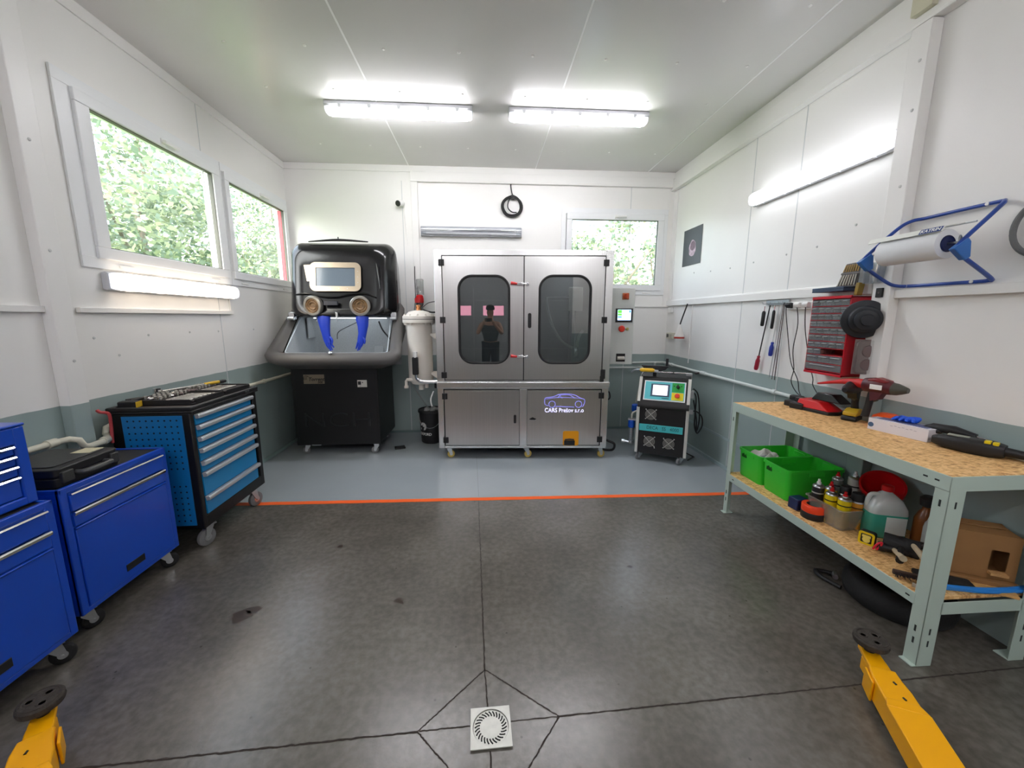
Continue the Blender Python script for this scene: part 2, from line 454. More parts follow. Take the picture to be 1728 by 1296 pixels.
# top edge trims
g = G(); g.box(XL, YN, 3.30, XL + .012, YB, ZC)
struct('trim_3', g, TRIMW, bev=.002)
g = G(); g.box(XR - .018, YN, 3.285, XR, YB, ZC); g.box(XR - .05, YN, 3.15, XR, YB, 3.285); g.box(XR - .062, YN, 3.145, XR, YB, 3.165)
struct('trim_4', g, TRIMW, bev=.003)
g = G(); g.box(XL, YB - .014, 3.30, XR - .02, YB, ZC); g.box(-.885, YB - .035, 3.20, XR - .05, YB, 3.30); g.box(-.885, YB - .042, 3.185, XR - .05, YB, 3.205)
struct('trim_5', g, TRIMW, bev=.003)
# beam stub where the next roof field starts
struct('trim_6', G().box(XR - .085, 2.245, 3.20, XR - .05, 2.355, ZC), mat('beige_beam_end', (205, 202, 178), .6))
# mid rails
g = G(); g.box(XR - .03, 2.42, 1.70, XR, YB, 1.765); g.box(XR - .012, 2.42, 1.765, XR, YB, 1.775)
struct('trim_7', g, TRIMW, bev=.003)
struct('trim_8', G().box(XR - .04, -2.5, 1.664, XR, 2.243, 1.712), TRIMW, bev=.003)
g = G(); g.box(XL, 2.52, 1.572, XL + .025, 3.965, 1.604); g.box(XL, 3.945, 1.604, XL + .012, 3.965, 1.72)
struct('trim_9', g, TRIMW, bev=.003)
struct('trim_10', G().box(XL, -2.5, 1.572, XL + .025, 2.335, 1.606), TRIMW, bev=.003)
struct('trim_11', G().box(1.55, YB - .02, 1.685, XR, YB, 1.708), TRIMW, bev=.003)
# vertical trunking and corner angles
g = G(); g.box(-.885, YB - .03, 1.93, -.805, YB, 3.2); struct('trim_12', g, TRIMW, bev=.003)
g = G(); g.box(2.40, YB - .008, 1.70, XR, YB, 3.19); g.box(XR - .012, 5.17, 1.765, XR, YB, 3.15); struct('trim_13', g, TRIMW, bev=.002)
g = G(); g.box(.028, YB - .02, 1.9, .062, YB, 2.56); struct('trim_14', g, TRIMW)
# seams between the sandwich panels
g = G()
for y in (-1.3, .0, 1.15, 3.80): g.box(XL, y - .004, 0, XL + .002, y + .004, 3.3)
for y in (-1.2, 0.1, 1.3, 3.146, 3.71): g.box(XR - .002, y - .004, 0, XR, y + .004, 3.15)
for x in (-1.0, 1.9): g.box(x - .004, YB - .002, 0, x + .004, YB, 3.2)
struct('trim_15', g, SEAM)
g = G()
for x in (-.905, .657, 2.1): g.box(x - .006, YN, ZC - .002, x + .006, YB, ZC)
struct('trim_16', g, mat('ceiling_seam', (240, 240, 240), .4))
g = G()
for y in (.6, 1.6, 2.55, 3.125, 3.65, 4.71):
    for x in (-1.73, -1.205, -.675, -.16, .362, .89, 1.418, 1.95):
        if y == 3.65 and abs(x) < 0: continue
        g.lathe([(.012, 0), (.010, -.004), (.0, -.006)], (x, y, ZC), n=8)
struct('trim_17', g, TRIMW)
# skirting angle where wall meets floor
g = G(); g.box(XL, 2.5, 0, XL + .012, YB, .035); struct('baseboard_left', g, mat('skirt_left', (150, 172, 168), .4))
g = G(); g.box(XR - .02, 2.9, 0, XR, YB, .03); g.box(XR - .006, 2.9, .30, XR, YB, .325); struct('baseboard_right', g, mat('skirt_right', (160, 178, 180), .4))
g = G(); g.box(XL, YB - .012, 0, XR, YB, .03); struct('baseboard_back', g, mat('skirt_back', (120, 140, 138), .4))
# rivets on the walls
g = G()
for y, z in ((2.6, 1.42), (3.0, 1.42), (3.4, 1.425), (3.75, 1.42), (4.3, 1.42), (2.38, 2.45), (2.38, 1.9), (2.40, 1.3), (2.75, 1.30), (2.62, 2.3)):
    g.lathe([(.009, 0), (.007, .004), (0, .006)], (XL + (.058 if 2.335 < y < 2.445 else 0), y, z), (1, 0, 0), n=8)
for y, z in ((4.65, 2.07), (4.3, 2.05), (3.95, 2.04), (3.6, 2.05), (3.2, 2.06), (2.9, 2.07), (2.6, 2.16), (2.28, 2.7), (2.28, 2.3), (2.28, 2.95), (1.7, 2.42)):
    g.lathe([(.009, 0), (.007, .004), (0, .006)], (XR - (.067 if 2.243 < y < 2.354 else 0), y, z), (-1, 0, 0), n=8)
struct('trim_18', g, mat('rivet_cap', (200, 202, 200), .4))

# --- windows
def window(n, axis, a0, a1, z0, z1, g0, g1, gz0, gz1, sash):
    """outer frame a0..a1, glass g0..g1; axis 'y' = left wall, 'x' = back wall"""
    base = XL if axis == 'y' else YB
    def bx(G_, u0, w0, d0, u1, w1, d1):       # u along, w height, d depth into the room (+) or out (-)
        if axis == 'y': G_.box(base + d0, u0, w0, base + d1, u1, w1)
        else: G_.box(u0, base - d1, w0, u1, base - d0, w1)
    def ring(G_, A0, Z0, A1, Z1, B0, Y0, B1, Y1, d0, d1):
        bx(G_, A0, Z0, d0, A1, Y0, d1); bx(G_, A0, Y1, d0, A1, Z1, d1)
        bx(G_, A0, Y0, d0, B0, Y1, d1); bx(G_, B1, Y0, d0, A1, Y1, d1)
    h0, h1 = g0 - .09, g1 + .09
    gg = G(); ring(gg, a0, z0, a1, z1, g0 - .08, gz0 - .065, g1 + .08, gz1 + .07, .0, .014)
    w = struct('window_%d' % n, gg, WHITE, bev=.002)
    gg = G(); ring(gg, g0 - .09, gz0 - .067, g1 + .085, gz1 + .072, g0 - .035, gz0 - .02, g1 + .035, gz1 + .02, -.09, -.03)
    obj('window_frame', gg, WHITE, w, bev=.002)
    gg = G(); ring(gg, sash[0], sash[2], sash[1], sash[3], g0, gz0, g1, gz1, -.028, .032)
    ss = obj('sash', gg, WHITE, w, bev=.005)
    gg = G(); ring(gg, g0 - .004, gz0 - .004, g1 + .004, gz1 + .004, g0 + .006, gz0 + .006, g1 - .006, gz1 - .006, -.014, .018)
    obj('glazing_gasket', gg, mat('gasket', (96, 96, 90), .6), w)
    gg = G(); bx(gg, g0, gz0, -.004, g1, gz1, .002); obj('pane', gg, GLASS, w)
    m_ = (g0 + g1) / 2
    gg = G(); bx(gg, m_ - .018, sash[3] - .065, .032, m_ + .018, sash[3] - .02, .042)
    bx(gg, m_ - .012, sash[3] - .052, .042, m_ + .012, sash[3] - .03, .062); bx(gg, m_ - .01, sash[3] - .055, .055, m_ + .13, sash[3] - .032, .068)
    obj('handle', gg, WPLAS, w, bev=.004)
    gg = G(); bx(gg, g0 + .05, z0 + .018, .014, g0 + .16, z0 + .035, .022); bx(gg, g1 - .16, z0 + .018, .014, g1 - .05, z0 + .035, .022)
    obj('hinge', gg, WPLAS, w, bev=.003)
window(1, 'y', 2.60, 4.012, 1.845, 2.93, 2.785, 3.885, 1.975, 2.79, (2.695, 3.972, 1.905, 2.862))
window(2, 'y', 4.018, 5.24, 1.845, 2.93, 4.105, 5.135, 1.975, 2.79, (4.045, 5.205, 1.905, 2.862))
window(3, 'x', 1.0, 2.40, 1.845, 2.925, 1.135, 2.268, 1.972, 2.785, (1.065, 2.35, 1.90, 2.865))
# red steel flashing on the outside of the hall
struct('trim_19', G().box(-2.438, 5.128, 1.972, -2.397, 5.168, 2.79), mat('red_flashing', (190, 40, 60), .4))

# floor joints, drain, marking tape
JOINT = mat('joint_dirt', (48, 40, 34), .9, noise=.3, scale=60)
def crack(name, p, q, w=.006, n=60):
    g = G(); p = Vector((p[0], p[1], 0)); q = Vector((q[0], q[1], 0)); d = (q - p).normalized(); s_ = Vector((-d.y, d.x, 0)); A = []; B = []
    for i in range(n + 1):
        c = p.lerp(q, i / n) + s_ * random.uniform(-.0015, .0015); A.append(c + s_ * w * random.uniform(.25, .62)); B.append(c - s_ * w * random.uniform(.25, .62))
    z = Vector((0, 0, .0006))
    for i in range(n): g.add([A[i] + z, B[i] + z, B[i + 1] + z, A[i + 1] + z], [(0, 1, 2, 3)])
    return struct(name, g, JOINT)
crack('trim_20', (-.065, 3.19), (-.014, 1.522), .0075, 140)
crack('trim_21', (-.014, 1.522), (-.002, 1.345), .006, 20)
crack('trim_22', (XL, 1.19), (-.268, 1.272), .0085, 140)
crack('trim_23', (-.262, 1.273), (-.070, 1.280), .006, 20)
crack('trim_24', (.088, 1.287), (.277, 1.293), .005, 20)
crack('trim_25', (.277, 1.293), (XR, 1.372), .0075, 140)
crack('trim_26', (-.014, 1.522), (-.268, 1.272), .006, 50)
crack('trim_27', (-.014, 1.522), (.277, 1.293), .006, 50)
crack('trim_28', (-.268, 1.27), (.02, .98), .006, 50)
crack('trim_29', (.277, 1.29), (.02, .98), .006, 50)
crack('trim_30', (.006, 1.185), (.02, .6), .006, 30)
g = G()
g.add([(-.105, 4.26, .0006), (-.100, 4.26, .0006), (-.062, 3.24, .0006), (-.067, 3.24, .0006)], [(0, 1, 2, 3)])
struct('trim_31', g, mat('painted_joint', (112, 118, 120), .6))
g = G()
for cx, cy_, r in ((-1.29, 1.93, .05), (-1.25, 1.97, .035), (-.49, 1.99, .022), (-.47, 1.97, .015), (-1.0, 2.55, .02), (.9, 2.2, .015), (1.1, 2.4, .012), (.35, 2.3, .01)):
    n = 14; g.add([(cx + r * random.uniform(.7, 1.3) * cos(2 * pi * i / n), cy_ + r * random.uniform(.6, 1.2) * sin(2 * pi * i / n), .0007) for i in range(n)], [tuple(range(n))])
tag(obj('oil_stain', g, mat('oil_stain', (62, 50, 42), .3)), 'small dark brown oil stains on the concrete floor', 'stain', kind='stuff')
t = thing('floor_drain', 'square white floor drain with a ring of curved slots', 'drain', (.009, 1.266, 0), radians(1.5))
g = G()
g.plate(-.077, -.077, .077, .077, -.0688, -.0688, .0688, .0688, .0687, 0, .004, n=10)
o = obj('drain_frame', g, mat('drain_steel', (214, 214, 206), .45, metal=.3, noise=.06, scale=30), t, rot=(-pi / 2, 0, 0), loc=(0, 0, .0)); o.rotation_euler = (pi / 2, 0, 0); o.location = (0, 0, .0045)
g = G(); g.cyl((0, 0, 0), (0, 0, .0045), .0665, n=48); obj('drain_cover', g, MATS['drain_steel'], t)
g = G()
for k in range(26):
    a = 2 * pi * k / 26; pts = []
    for j in range(5):
        rr = .042 + .019 * j / 4; aa = a + .22 * (j / 4) ** 1.4; pts.append((rr * cos(aa), rr * sin(aa)))
    for j in range(4):
        (x0, y0), (x1, y1) = pts[j], pts[j + 1]; d = Vector((x1 - x0, y1 - y0)).normalized() * .0026; nx, ny = -d.y, d.x
        g.add([(x0 - nx, y0 - ny, .0052), (x0 + nx, y0 + ny, .0052), (x1 + nx, y1 + ny, .0052), (x1 - nx, y1 - ny, .0052)], [(0, 1, 2, 3)])
o = obj('slots', g, mat('slot_black', (10, 10, 10), .9), t); o['kind'] = 'stuff'
g = G(); n = 60; A = []
for i in range(n + 1):
    x = -2.12 + (2.36 + 2.12) * i / n; yc = 3.197 - .0186 * x; wv = .0015 * sin(i * 1.7)
    A.append((x, yc - .029 + wv, yc + .027 + wv))
for i in range(n):
    g.add([(A[i][0], A[i][1], .0012), (A[i + 1][0], A[i + 1][1], .0012), (A[i + 1][0], A[i + 1][2], .0012), (A[i][0], A[i][2], .0012)], [(0, 1, 2, 3)])
tag(obj('floor_marking_tape', g, mat('orange_tape', (255, 106, 40), .5)), 'bright orange marking tape line across the floor', 'tape')

# ================================================================ outside: trees
LEAF = []
for k, c in enumerate(((138, 150, 118), (104, 122, 98), (176, 184, 146), (134, 150, 136))):
    m = bpy.data.materials.new('leaf_%d' % k); m.use_nodes = True; nt = m.node_tree; b = nt.nodes['Principled BSDF']
    b.inputs['Base Color'].default_value = srgb(c); b.inputs['Roughness'].default_value = .5
    tr = nt.nodes.new('ShaderNodeBsdfTranslucent'); tr.inputs[0].default_value = srgb(c)
    mx = nt.nodes.new('ShaderNodeMixShader'); mx.inputs[0].default_value = .4
    nt.links.new(b.outputs[0], mx.inputs[1]); nt.links.new(tr.outputs[0], mx.inputs[2]); nt.links.new(mx.outputs[0], nt.nodes['Material Output'].inputs[0]); LEAF.append(m)
BARK = mat('bark', (120, 112, 98), .9, noise=.2, scale=20)
def leafcloud(cx, cy_, cz, rx, ry, rz, n, ls):
    g = G()
    blobs = [(random.uniform(-.8, .8) * rx, random.uniform(-.8, .8) * ry, random.uniform(-.9, .9) * rz, random.uniform(.25, .5)) for _ in range(26)]
    for i in range(n):
        bx_, by, bz, br = random.choice(blobs)
        d = Vector((random.gauss(0, 1), random.gauss(0, 1), random.gauss(0, 1))).normalized() * random.uniform(.5, 1) * br * max(rx, rz) * .8
        p = Vector((cx + bx_ + d.x, cy_ + by + d.y, cz + bz + d.z * .8))
        u = Vector((random.gauss(0, 1), random.gauss(0, 1), random.gauss(0, .6))).normalized(); w = u.orthogonal().normalized()
        w.rotate(Matrix.Rotation(random.uniform(0, 6.28), 3, u)); L_ = ls * random.uniform(.6, 1.3); ww = L_ * .32
        g.add([p - u * L_ * .5, p + w * ww, p + u * L_ * .5, p - w * ww], [(0, 1, 2, 3)], random.choices((0, 1, 2, 3), (4, 3, 2, 2))[0])
    return g
trees = [
 (-5.4, 6.9, 2.3, 1.0, 1.7, 2.2, 12000, .105, 'leafy bright green shrub close outside the larger left window'),
 (-5.2, 11.0, 2.2, 1.1, 1.7, 2.2, 11000, .105, 'green shrub close outside the smaller left window by the red flashing'),
 (-11.0, 14.5, 5.0, 1.8, 3.4, 4.6, 10000, .17, 'tall pale green tree behind the shrub outside the larger left window'),
 (-11.0, 22.5, 5.0, 1.8, 3.2, 4.4, 9000, .17, 'tall tree seen through the smaller left window'),
 (-10.5, 28.5, 3.4, 2.2, 2.4, 3.0, 4000, .2, 'far tree seen at the top of the smaller left window'),
 (2.9, 9.0, 1.9, 1.7, .9, 1.5, 3000, .11, 'washed out green bush outside the back window'),
 (5.5, 12.5, 3.2, 2.2, 1.5, 2.4, 5000, .16, 'pale tree in the right half of the back window'),
 (1.6, 11.5, 1.6, .9, .8, 1.2, 900, .14, 'sparse thin tree in the left half of the back window'),
]
for (x, y, z, rx, ry, rz, n, ls, lab) in trees:
    t = thing('tree', lab, 'tree', (x, y, -.4), group=None)
    obj('foliage', leafcloud(0, 0, z + .4, rx, ry, rz, n, ls), LEAF, t)
    g = G(); g.tube([(0, 0, 0), (.1, .05, z * .5), (0, 0, z + rz * .7)], [.09, .07, .04], n=8)
    for k in range(6):
        a = k * 1.05; g.tube([(0, 0, z * .4 + k * .3), (cos(a) * rx * .4, sin(a) * ry * .4, z * .6 + k * .35), (cos(a) * rx * .75, sin(a) * ry * .75, z + k * .3)], [.035, .025, .01], n=6)
    obj('trunk', g, BARK, t)
struct('trim_32', G().box(-30, -20, -.6, 30, 40, -.4), mat('grass_ground', (110, 130, 80), .9, noise=.2, scale=2))

# ================================================================ lamps
HOUS = mat('lamp_housing', (206, 208, 212), .45)
COVER = glassmat('lamp_clear_cover', (238, 240, 244), .06, rough=.08, op=.18, opcol=(235, 238, 245))
def lamp(label, on_mat, group=None, lit=True):
    """length along local x, hangs off local +z side; local z=0 is the mounting surface, body toward -z"""
    t = thing('tube_light', label, 'lamp', group=group)
    L_ = 1.27
    g = G(); prof = [(-.052, 0), (-.058, -.03), (-.05, -.045), (.05, -.045), (.058, -.03), (.052, 0)]
    g.prism(prof, -L_ / 2, L_ / 2, 'yz'); obj('housing', g, HOUS, t, bev=.006)
    if lit:
        prof = [(-.05, -.042), (-.055, -.062), (-.045, -.088), (-.02, -.1), (.02, -.1), (.045, -.088), (.055, -.062), (.05, -.042)]
        g = G(); g.prism(prof, -L_ / 2 + .05, L_ / 2 - .05, 'yz'); obj('diffuser', g, on_mat, t, smooth=60)
        for s_ in (-1, 1):
            g = G()
            x0 = s_ * (L_ / 2 - .052); x1 = s_ * (L_ / 2 - .006)
            g.loft([[(x0, a, b) for a, b in prof], [(x0 + (x1 - x0) * .7, a * .96, -.042 + (b + .042) * .95) for a, b in prof], [(x1, a * .85, -.042 + (b + .042) * .75) for a, b in prof]])
            obj('end_cap', g, mat('diffuser_end', (232, 234, 240), .25, emit=(245, 245, 255), estr=.45), t)
        for s_ in (-1, 1):
            g = G()
            for yy in (-.022, .022): g.cyl((s_ * (L_ / 2 - .055), yy, -.075), (s_ * (L_ / 2 - .02), yy, -.075), .0135, n=12)
            obj('tube_cap', g, mat('tube_cap_grey', (170, 172, 186), .4), t)
    else:
        for yy in (-.026, .026):
            g = G(); g.cyl((-.56, yy, -.068), (.56, yy, -.068), .013, n=14); obj('fluorescent_tube', g, WPLAS, t)
            g = G(); g.cyl((-.6, yy, -.068), (-.56, yy, -.068), .014, n=14); g.cyl((.56, yy, -.068), (.6, yy, -.068), .014, n=14); obj('tube_cap', g, STEEL, t)
        prof = [(-.055, -.045), (-.058, -.062), (-.048, -.088), (-.02, -.1), (.02, -.1), (.048, -.088), (.058, -.062), (.055, -.045)]
        g = G(); g.prism(prof, -L_ / 2 + .01, L_ / 2 - .01, 'yz'); obj('clear_cover', g, COVER, t, smooth=60, bev=.004)
    for k in range(5):
        x = -.5 + k * .25
        for s_ in (-1, 1): obj('clip', G().box(x - .014, s_ * .056 - .004, -.058, x + .014, s_ * .056 + .004, -.028), HOUS, t)
    return t
COOL = emitmat('tube_glow_cool', (250, 248, 253), LAMP)
WARM = emitmat('tube_glow_warm', (255, 236, 214), LAMP * .15)
WALLC = emitmat('tube_glow_wall', (244, 247, 255), LAMP * .14)
la = lamp('left one of the two lit tube lights on the ceiling', COOL); la.location = (-.718, 3.865, ZC)
lb = dup(la, (.868, 3.858, ZC), label='right one of the two lit tube lights on the ceiling')
lc = lamp('warm lit tube light on the left wall under the window', WARM); lc.location = (XL, 3.345, 1.77); lc.rotation_euler = Euler((-pi / 2, 0, pi / 2), 'XYZ')
ld = lamp('lit tube light mounted high on the right wall', WALLC); ld.location = (XR, 3.0, 2.592); ld.rotation_euler = Euler((-pi / 2, 0, -pi / 2), 'XYZ')
le = lamp('unlit twin tube light on the back wall above the washer', None, lit=False); le.location = (-.148, YB, 2.607); le.rotation_euler = (-pi / 2, 0, 0)
# unseen copies of the fitting, added behind the camera to light the floor
for x, y, w in ((-1.3, -.9, 'left, behind the viewer'), (1.3, -.9, 'right, behind the viewer'), (-1.3, -3.0, 'left, by the sectional door'), (1.3, -3.0, 'right, by the sectional door')):
    dup(la, (x, y, ZC), label='added unseen ceiling tube light ' + w)
# fix orientation of wall lamps: local -z must point into the room
lc.rotation_euler = Matrix(((0, 0, -1), (1, 0, 0), (0, -1, 0))).to_euler()
ld.rotation_euler = Matrix(((0, 0, 1), (1, 0, 0), (0, 1, 0))).to_euler()
le.rotation_euler = Matrix(((1, 0, 0), (0, 0, 1), (0, -1, 0))).to_euler()

def caster(parent, x, y, h, r, wheel_m, rz=0, width=.03, label=None, brake=False):
    """swivel caster: fork is a part, wheel its sub-part; h = mounting height"""
    R_ = Matrix.Rotation(rz, 4, 'Z'); O = Matrix.Translation((x, y, 0)) @ R_
    g = G()
    g.box(-.035, -.03, h - .006, .035, .03, h, M=O)
    for s_ in (-1, 1):
        a = s_ * (width / 2 + .004)
        pts = [(-.022, h - .006), (.024, h - .006), (.034, r + .01), (.03, r - .008), (.014, r - .006), (-.024, h - .03)]
        g.prism(pts, a - .0015, a + .0015, 'xz', M=O)
    g.cyl(O @ Vector((.02, -width / 2 - .01, r)), O @ Vector((.02, width / 2 + .01, r)), .006, n=10)
    g.cyl(O @ Vector((0, 0, h - .02)), O @ Vector((0, 0, h - .004)), .022, n=14)
    if brake: g.box(-.05, -.014, h - .03, -.02, .014, h - .022, M=O)
    f = obj('caster', g, STEEL, parent)
    g = G(); c0 = O @ Vector((.02, -width / 2, r)); ax = (O.to_3x3() @ Vector((0, 1, 0)))
    g.lathe([(r * .35, 0), (r * .8, 0), (r * .95, width * .12), (r, width * .3), (r, width * .7), (r * .95, width * .88), (r * .8, width), (r * .35, width)], c0, ax, n=24)
    obj('wheel', g, wheel_m, f)
    g = G(); g.cyl(c0 - ax * .002, c0 + ax * (width + .002), r * .4, n=16); obj('hub', g, STEEL, f)
    return f

WHEELY = mat('yellow_nylon_wheel', (196, 168, 84), .45)
WHEELG = mat('grey_wheel', (120, 120, 122), .5)

# ================================================================ stainless washing cabinet
t = thing('washing_cabinet', 'large stainless steel washing cabinet with two window doors on casters', 'washing machine', (.41, 4.145, 0), radians(-3.42))
DP = .93; DARKIN = mat('cabinet_interior', (78, 84, 84), .45, metal=.3)
g = G()
g.box(-.92, .0, .80, -.842, .05, 2.222); g.box(.842, .0, .80, .92, .05, 2.222); g.box(-.842, 0, 2.168, .842, .05, 2.222); g.box(-.842, 0, .868, .842, .05, .878)
g.box(-.92, .0, .125, -.858, .05, .80); g.box(.85, .0, .125, .92, .05, .80); g.box(-.858, 0, .785, .85, .05, .80); g.box(-.858, 0, .125, .85, .05, .152); g.box(-.038, 0, .152, .042, .05, .785)
obj('front_frame', g, STFRAME, t, bev=.003)
g = G()
g.box(-.92, .05, .125, -.905, DP, 2.222); g.box(.905, .05, .125, .92, DP, 2.222); g.box(-.905, .05, 2.2, .905, DP, 2.222)
g.box(-.905, DP - .015, .125, .905, DP, 2.2); g.box(-.905, .05, .125, .905, DP - .015, .14); g.box(-.905, .05, .80, .905, DP - .015, .815)
obj('housing', g, BRUSH, t)
g = G()
g.box(-.90, DP - .03, .816, .90, DP - .016, 2.198); g.box(-.904, .055, .816, -.895, DP - .03, 2.198); g.box(.895, .055, .816, .904, DP - .03, 2.198); g.box(-.895, .055, 2.185, .895, DP - .03, 2.199); g.box(-.895, .055, .816, .895, DP - .03, .826)
obj('interior_lining', g, DARKIN, t)
g = G(); g.box(-.925, -.03, .80, .925, .0, .868); obj('drip_ledge', g, STFRAME, t, bev=.008)
def door(x0, x1, z0, z1, hinge_x, hz, win=None, locks=()):
    g = G()
    if win: g.plate(x0, z0, x1, z1, win[0], win[1], win[2], win[3], .135, -.004, .02, n=10)
    else: g.box(x0, -.004, z0, x1, .02, z1)
    d = obj('door', g, BRUSH, t, bev=.0015)
    if win:
        g = G(); loop = rrect(win[0] - .004, win[1] - .004, win[2] + .004, win[3] + .004, .138, 10); g.tube([(a, -.006, b) for a, b in loop], .0125, n=8, closed=True)
        obj('rubber_seal', g, RUBBER, d)
        g = G(); g.prism(rrect(win[0], win[1], win[2], win[3], .134, 10), .004, .010, 'xz'); obj('window_pane', g, glassmat('machine_glass', (214, 220, 220), .16, op=.06, opcol=(130, 138, 138)), d)  # faint grey film: dust plus painted reflection of the bright room
    for z in hz:
        g = G(); g.box(hinge_x - .028, -.018, z - .032, hinge_x + .028, -.002, z + .032); g.cyl((hinge_x, -.018, z - .032), (hinge_x, -.018, z + .032), .008, n=10)
        obj('hinge', g, BLACKP, d, bev=.003)
    return d
gap = .009
dl = door(-.842 + gap, -.003, .878 + gap, 2.168 - gap, -.842, (2.096, 1.519, .94), (-.668, 1.073, -.156, 1.962))
dr = door(.0065, .842 - gap, .878 + gap, 2.168 - gap, .842, (2.096, 1.521), (.168, 1.073, .688, 1.964))
g = G(); g.box(.825, -.02, .90, .872, -.002, 1.0); g.box(.82, -.016, .87, .86, -.002, .93); obj('hinge', g, BLACKP, dr, bev=.003)
dll = door(-.856 + gap, -.040, .152 + gap, .784 - gap, -.842, (.71, .222))
dlr = door(.044, .848 - gap, .152 + gap, .784 - gap, .842, (.718, .228))
g = G()
for x in (-.842, .0018, .842): g.box(x - .02, .022, .872, x + .02, .03, 2.175)
for z in (.878, 2.168): g.box(-.86, .022, z - .012, .86, .03, z + .012)
for x in (-.856, -.04, .044, .848): g.box(x - .016, .022, .146, x + .016, .03, .79)
for z in (.152, .784): g.box(-.87, .022, z - .010, .87, .03, z + .010)
o = obj('gap_backing', g, RUBBER, t)  # black strips added behind the door gaps to keep the seams dark
# recessed pulls, lock
def pull(d, x, z, h, w=.03):
    g = G(); g.prism(rrect(x - w / 2, z - h / 2, x + w / 2, z + h / 2, w * .45, 5), -.012, -.003, 'xz'); o = obj('pull', g, BLACKP, d, bev=.002)
pull(dr, .062, 1.514, .155, .036); pull(dll, -.088, .457, .095, .028)
g = G(); g.prism([(.065, .455), (.085, .448), (.13, .448), (.145, .46), (.12, .47), (.105, .478), (.085, .47)], -.014, -.003, 'xz'); obj('lock', g, BLACKP, dlr, bev=.002)
g = G(); g.box(.07, -.016, .443, .14, -.004, .449); obj('lock_plate', g, STEEL, dlr)
# red toggle clamps bridging the two upper doors
for z in (1.885, 1.14):
    g = G(); g.box(-.07, -.03, z - .014, .0, -.004, z + .014); g.box(-.06, -.045, z - .006, -.02, -.03, z + .012); g.tube([(-.03, -.035, z), (.01, -.04, z), (.045, -.03, z)], .005)
    g.box(.02, -.035, z - .018, .05, -.004, z + .014); g.cyl((.035, -.05, z), (.035, -.02, z), .011, n=12)
    c = obj('toggle_clamp', g, CHROME, t, bev=.002)
    g = G(); g.tube([(-.135, -.045, z + .008), (-.10, -.045, z + .004), (-.07, -.04, z)], [.016, .014, .009], n=10); obj('red_grip', g, REDP, c)
# foot pedal opening in the lower right door
g = G(); g.prism(rrect(.438, .158, .612, .322, .02, 4), -.008, -.005, 'xz'); ped = obj('pedal_guard', g, mat('amber_plastic', (236, 158, 10), .35), dlr)
g = G(); g.box(.452, -.012, .16, .57, -.0075, .215); g.tube([(.46, -.012, .225), (.51, -.018, .232), (.56, -.012, .225)], .008); obj('foot_pedal', g, BLACKP, dlr, bev=.003)
# car emblem and lettering
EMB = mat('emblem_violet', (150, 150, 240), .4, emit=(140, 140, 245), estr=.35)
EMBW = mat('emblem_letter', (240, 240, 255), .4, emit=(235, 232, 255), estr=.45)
cx0, cz0 = .232, .580; k_ = .44 / 224.0
def E_(pts): return [(cx0 + (a - 655) * k_, -.0065, cz0 + (965 - b) * k_) for a, b in pts]
g = G()
body = [(675, 952), (658, 945), (655, 925), (662, 908), (700, 902), (738, 888), (780, 886), (822, 893), (848, 908), (872, 916), (876, 930), (870, 950), (862, 958)]
g.tube(E_(body), .0032, n=6, smooth=4)
g.tube(E_([(716, 956), (818, 960)]), .0032, n=6)
for cxp in (696, 842):
    g.tube(E_([(cxp + 18 * cos(a * pi / 8), 944 + 18 * sin(a * pi / 8)) for a in range(16)]), .003, n=6, closed=True)
g.tube(E_([(728, 905), (745, 892), (790, 892), (815, 906)]), .0026, n=6, smooth=3)
g.tube(E_([(662, 915), (728, 906), (820, 908), (850, 912)]), .0026, n=6, smooth=3)
g.tube(E_([(735, 890), (752, 912)]), .0024, n=6)
obj('car_emblem', g, EMB, dlr)
text('lettering_halo', 'CARS Prešov s.r.o', .066, mat('emblem_violet_edge', (118, 112, 200), .4), dlr, (.446, -.0048, .551), FX, bold=.0028, sx=.86)  # violet glow around the letters, painted as a wider copy behind
text('lettering', 'CARS Prešov s.r.o', .066, EMBW, dlr, (.446, -.0062, .553), FX, bold=.0006, sx=.86)
# equipment seen through the windows
g = G(); g.box(.53, .42, 1.62, .69, .43, 1.885); sp = obj('spray_carrier', g, mat('carrier_plate', (190, 190, 182), .4, metal=.3), t, bev=.003)
g = G(); g.tube([(.26, .42, 1.77), (.53, .42, 1.77)], .011); g.tube([(.60, .42, 1.62), (.61, .42, 1.1)], .012); g.lathe([(.02, 0), (.03, .02), (.03, .1), (.018, .13)], (.625, .4, 1.08), n=14); obj('spray_pipe', g, CHROME, sp)
g = G(); g.tube([(.27, .40, 1.77), (.29, .38, 1.62), (.36, .38, 1.42), (.46, .38, 1.27), (.58, .38, 1.2)], .017, smooth=6, n=10); g.tube([(.63, .4, 1.2), (.65, .4, 1.32), (.70, .4, 1.4)], .016, smooth=6); obj('spray_hose', g, mat('grey_hose', (150, 156, 154), .45), sp)
g = G(); g.box(.56, .43, 2.07, .72, .5, 2.09); obj('interior_light', g, emitmat('interior_led', (240, 245, 255), 22), t)
g = G()
for z in (.95, 1.15, 1.35, 1.55, 1.75): g.box(-.88, .80, z, .88, .82, z + .012)
for x in (-.6, -.2, .2, .6): g.box(x, .80, .83, x + .012, .82, 1.9)
obj('wash_rack', g, mat('rack_steel', (96, 100, 100), .35, metal=.9), t)
# casters
for x, y in ((-.82, .06), (.04, .06), (.92 - .0, .06), (-.82, .82), (.04, .82), (.88, .82)):
    caster(t, min(x, .86), y, .125, .042, WHEELY, rz=radians(15), width=.032)
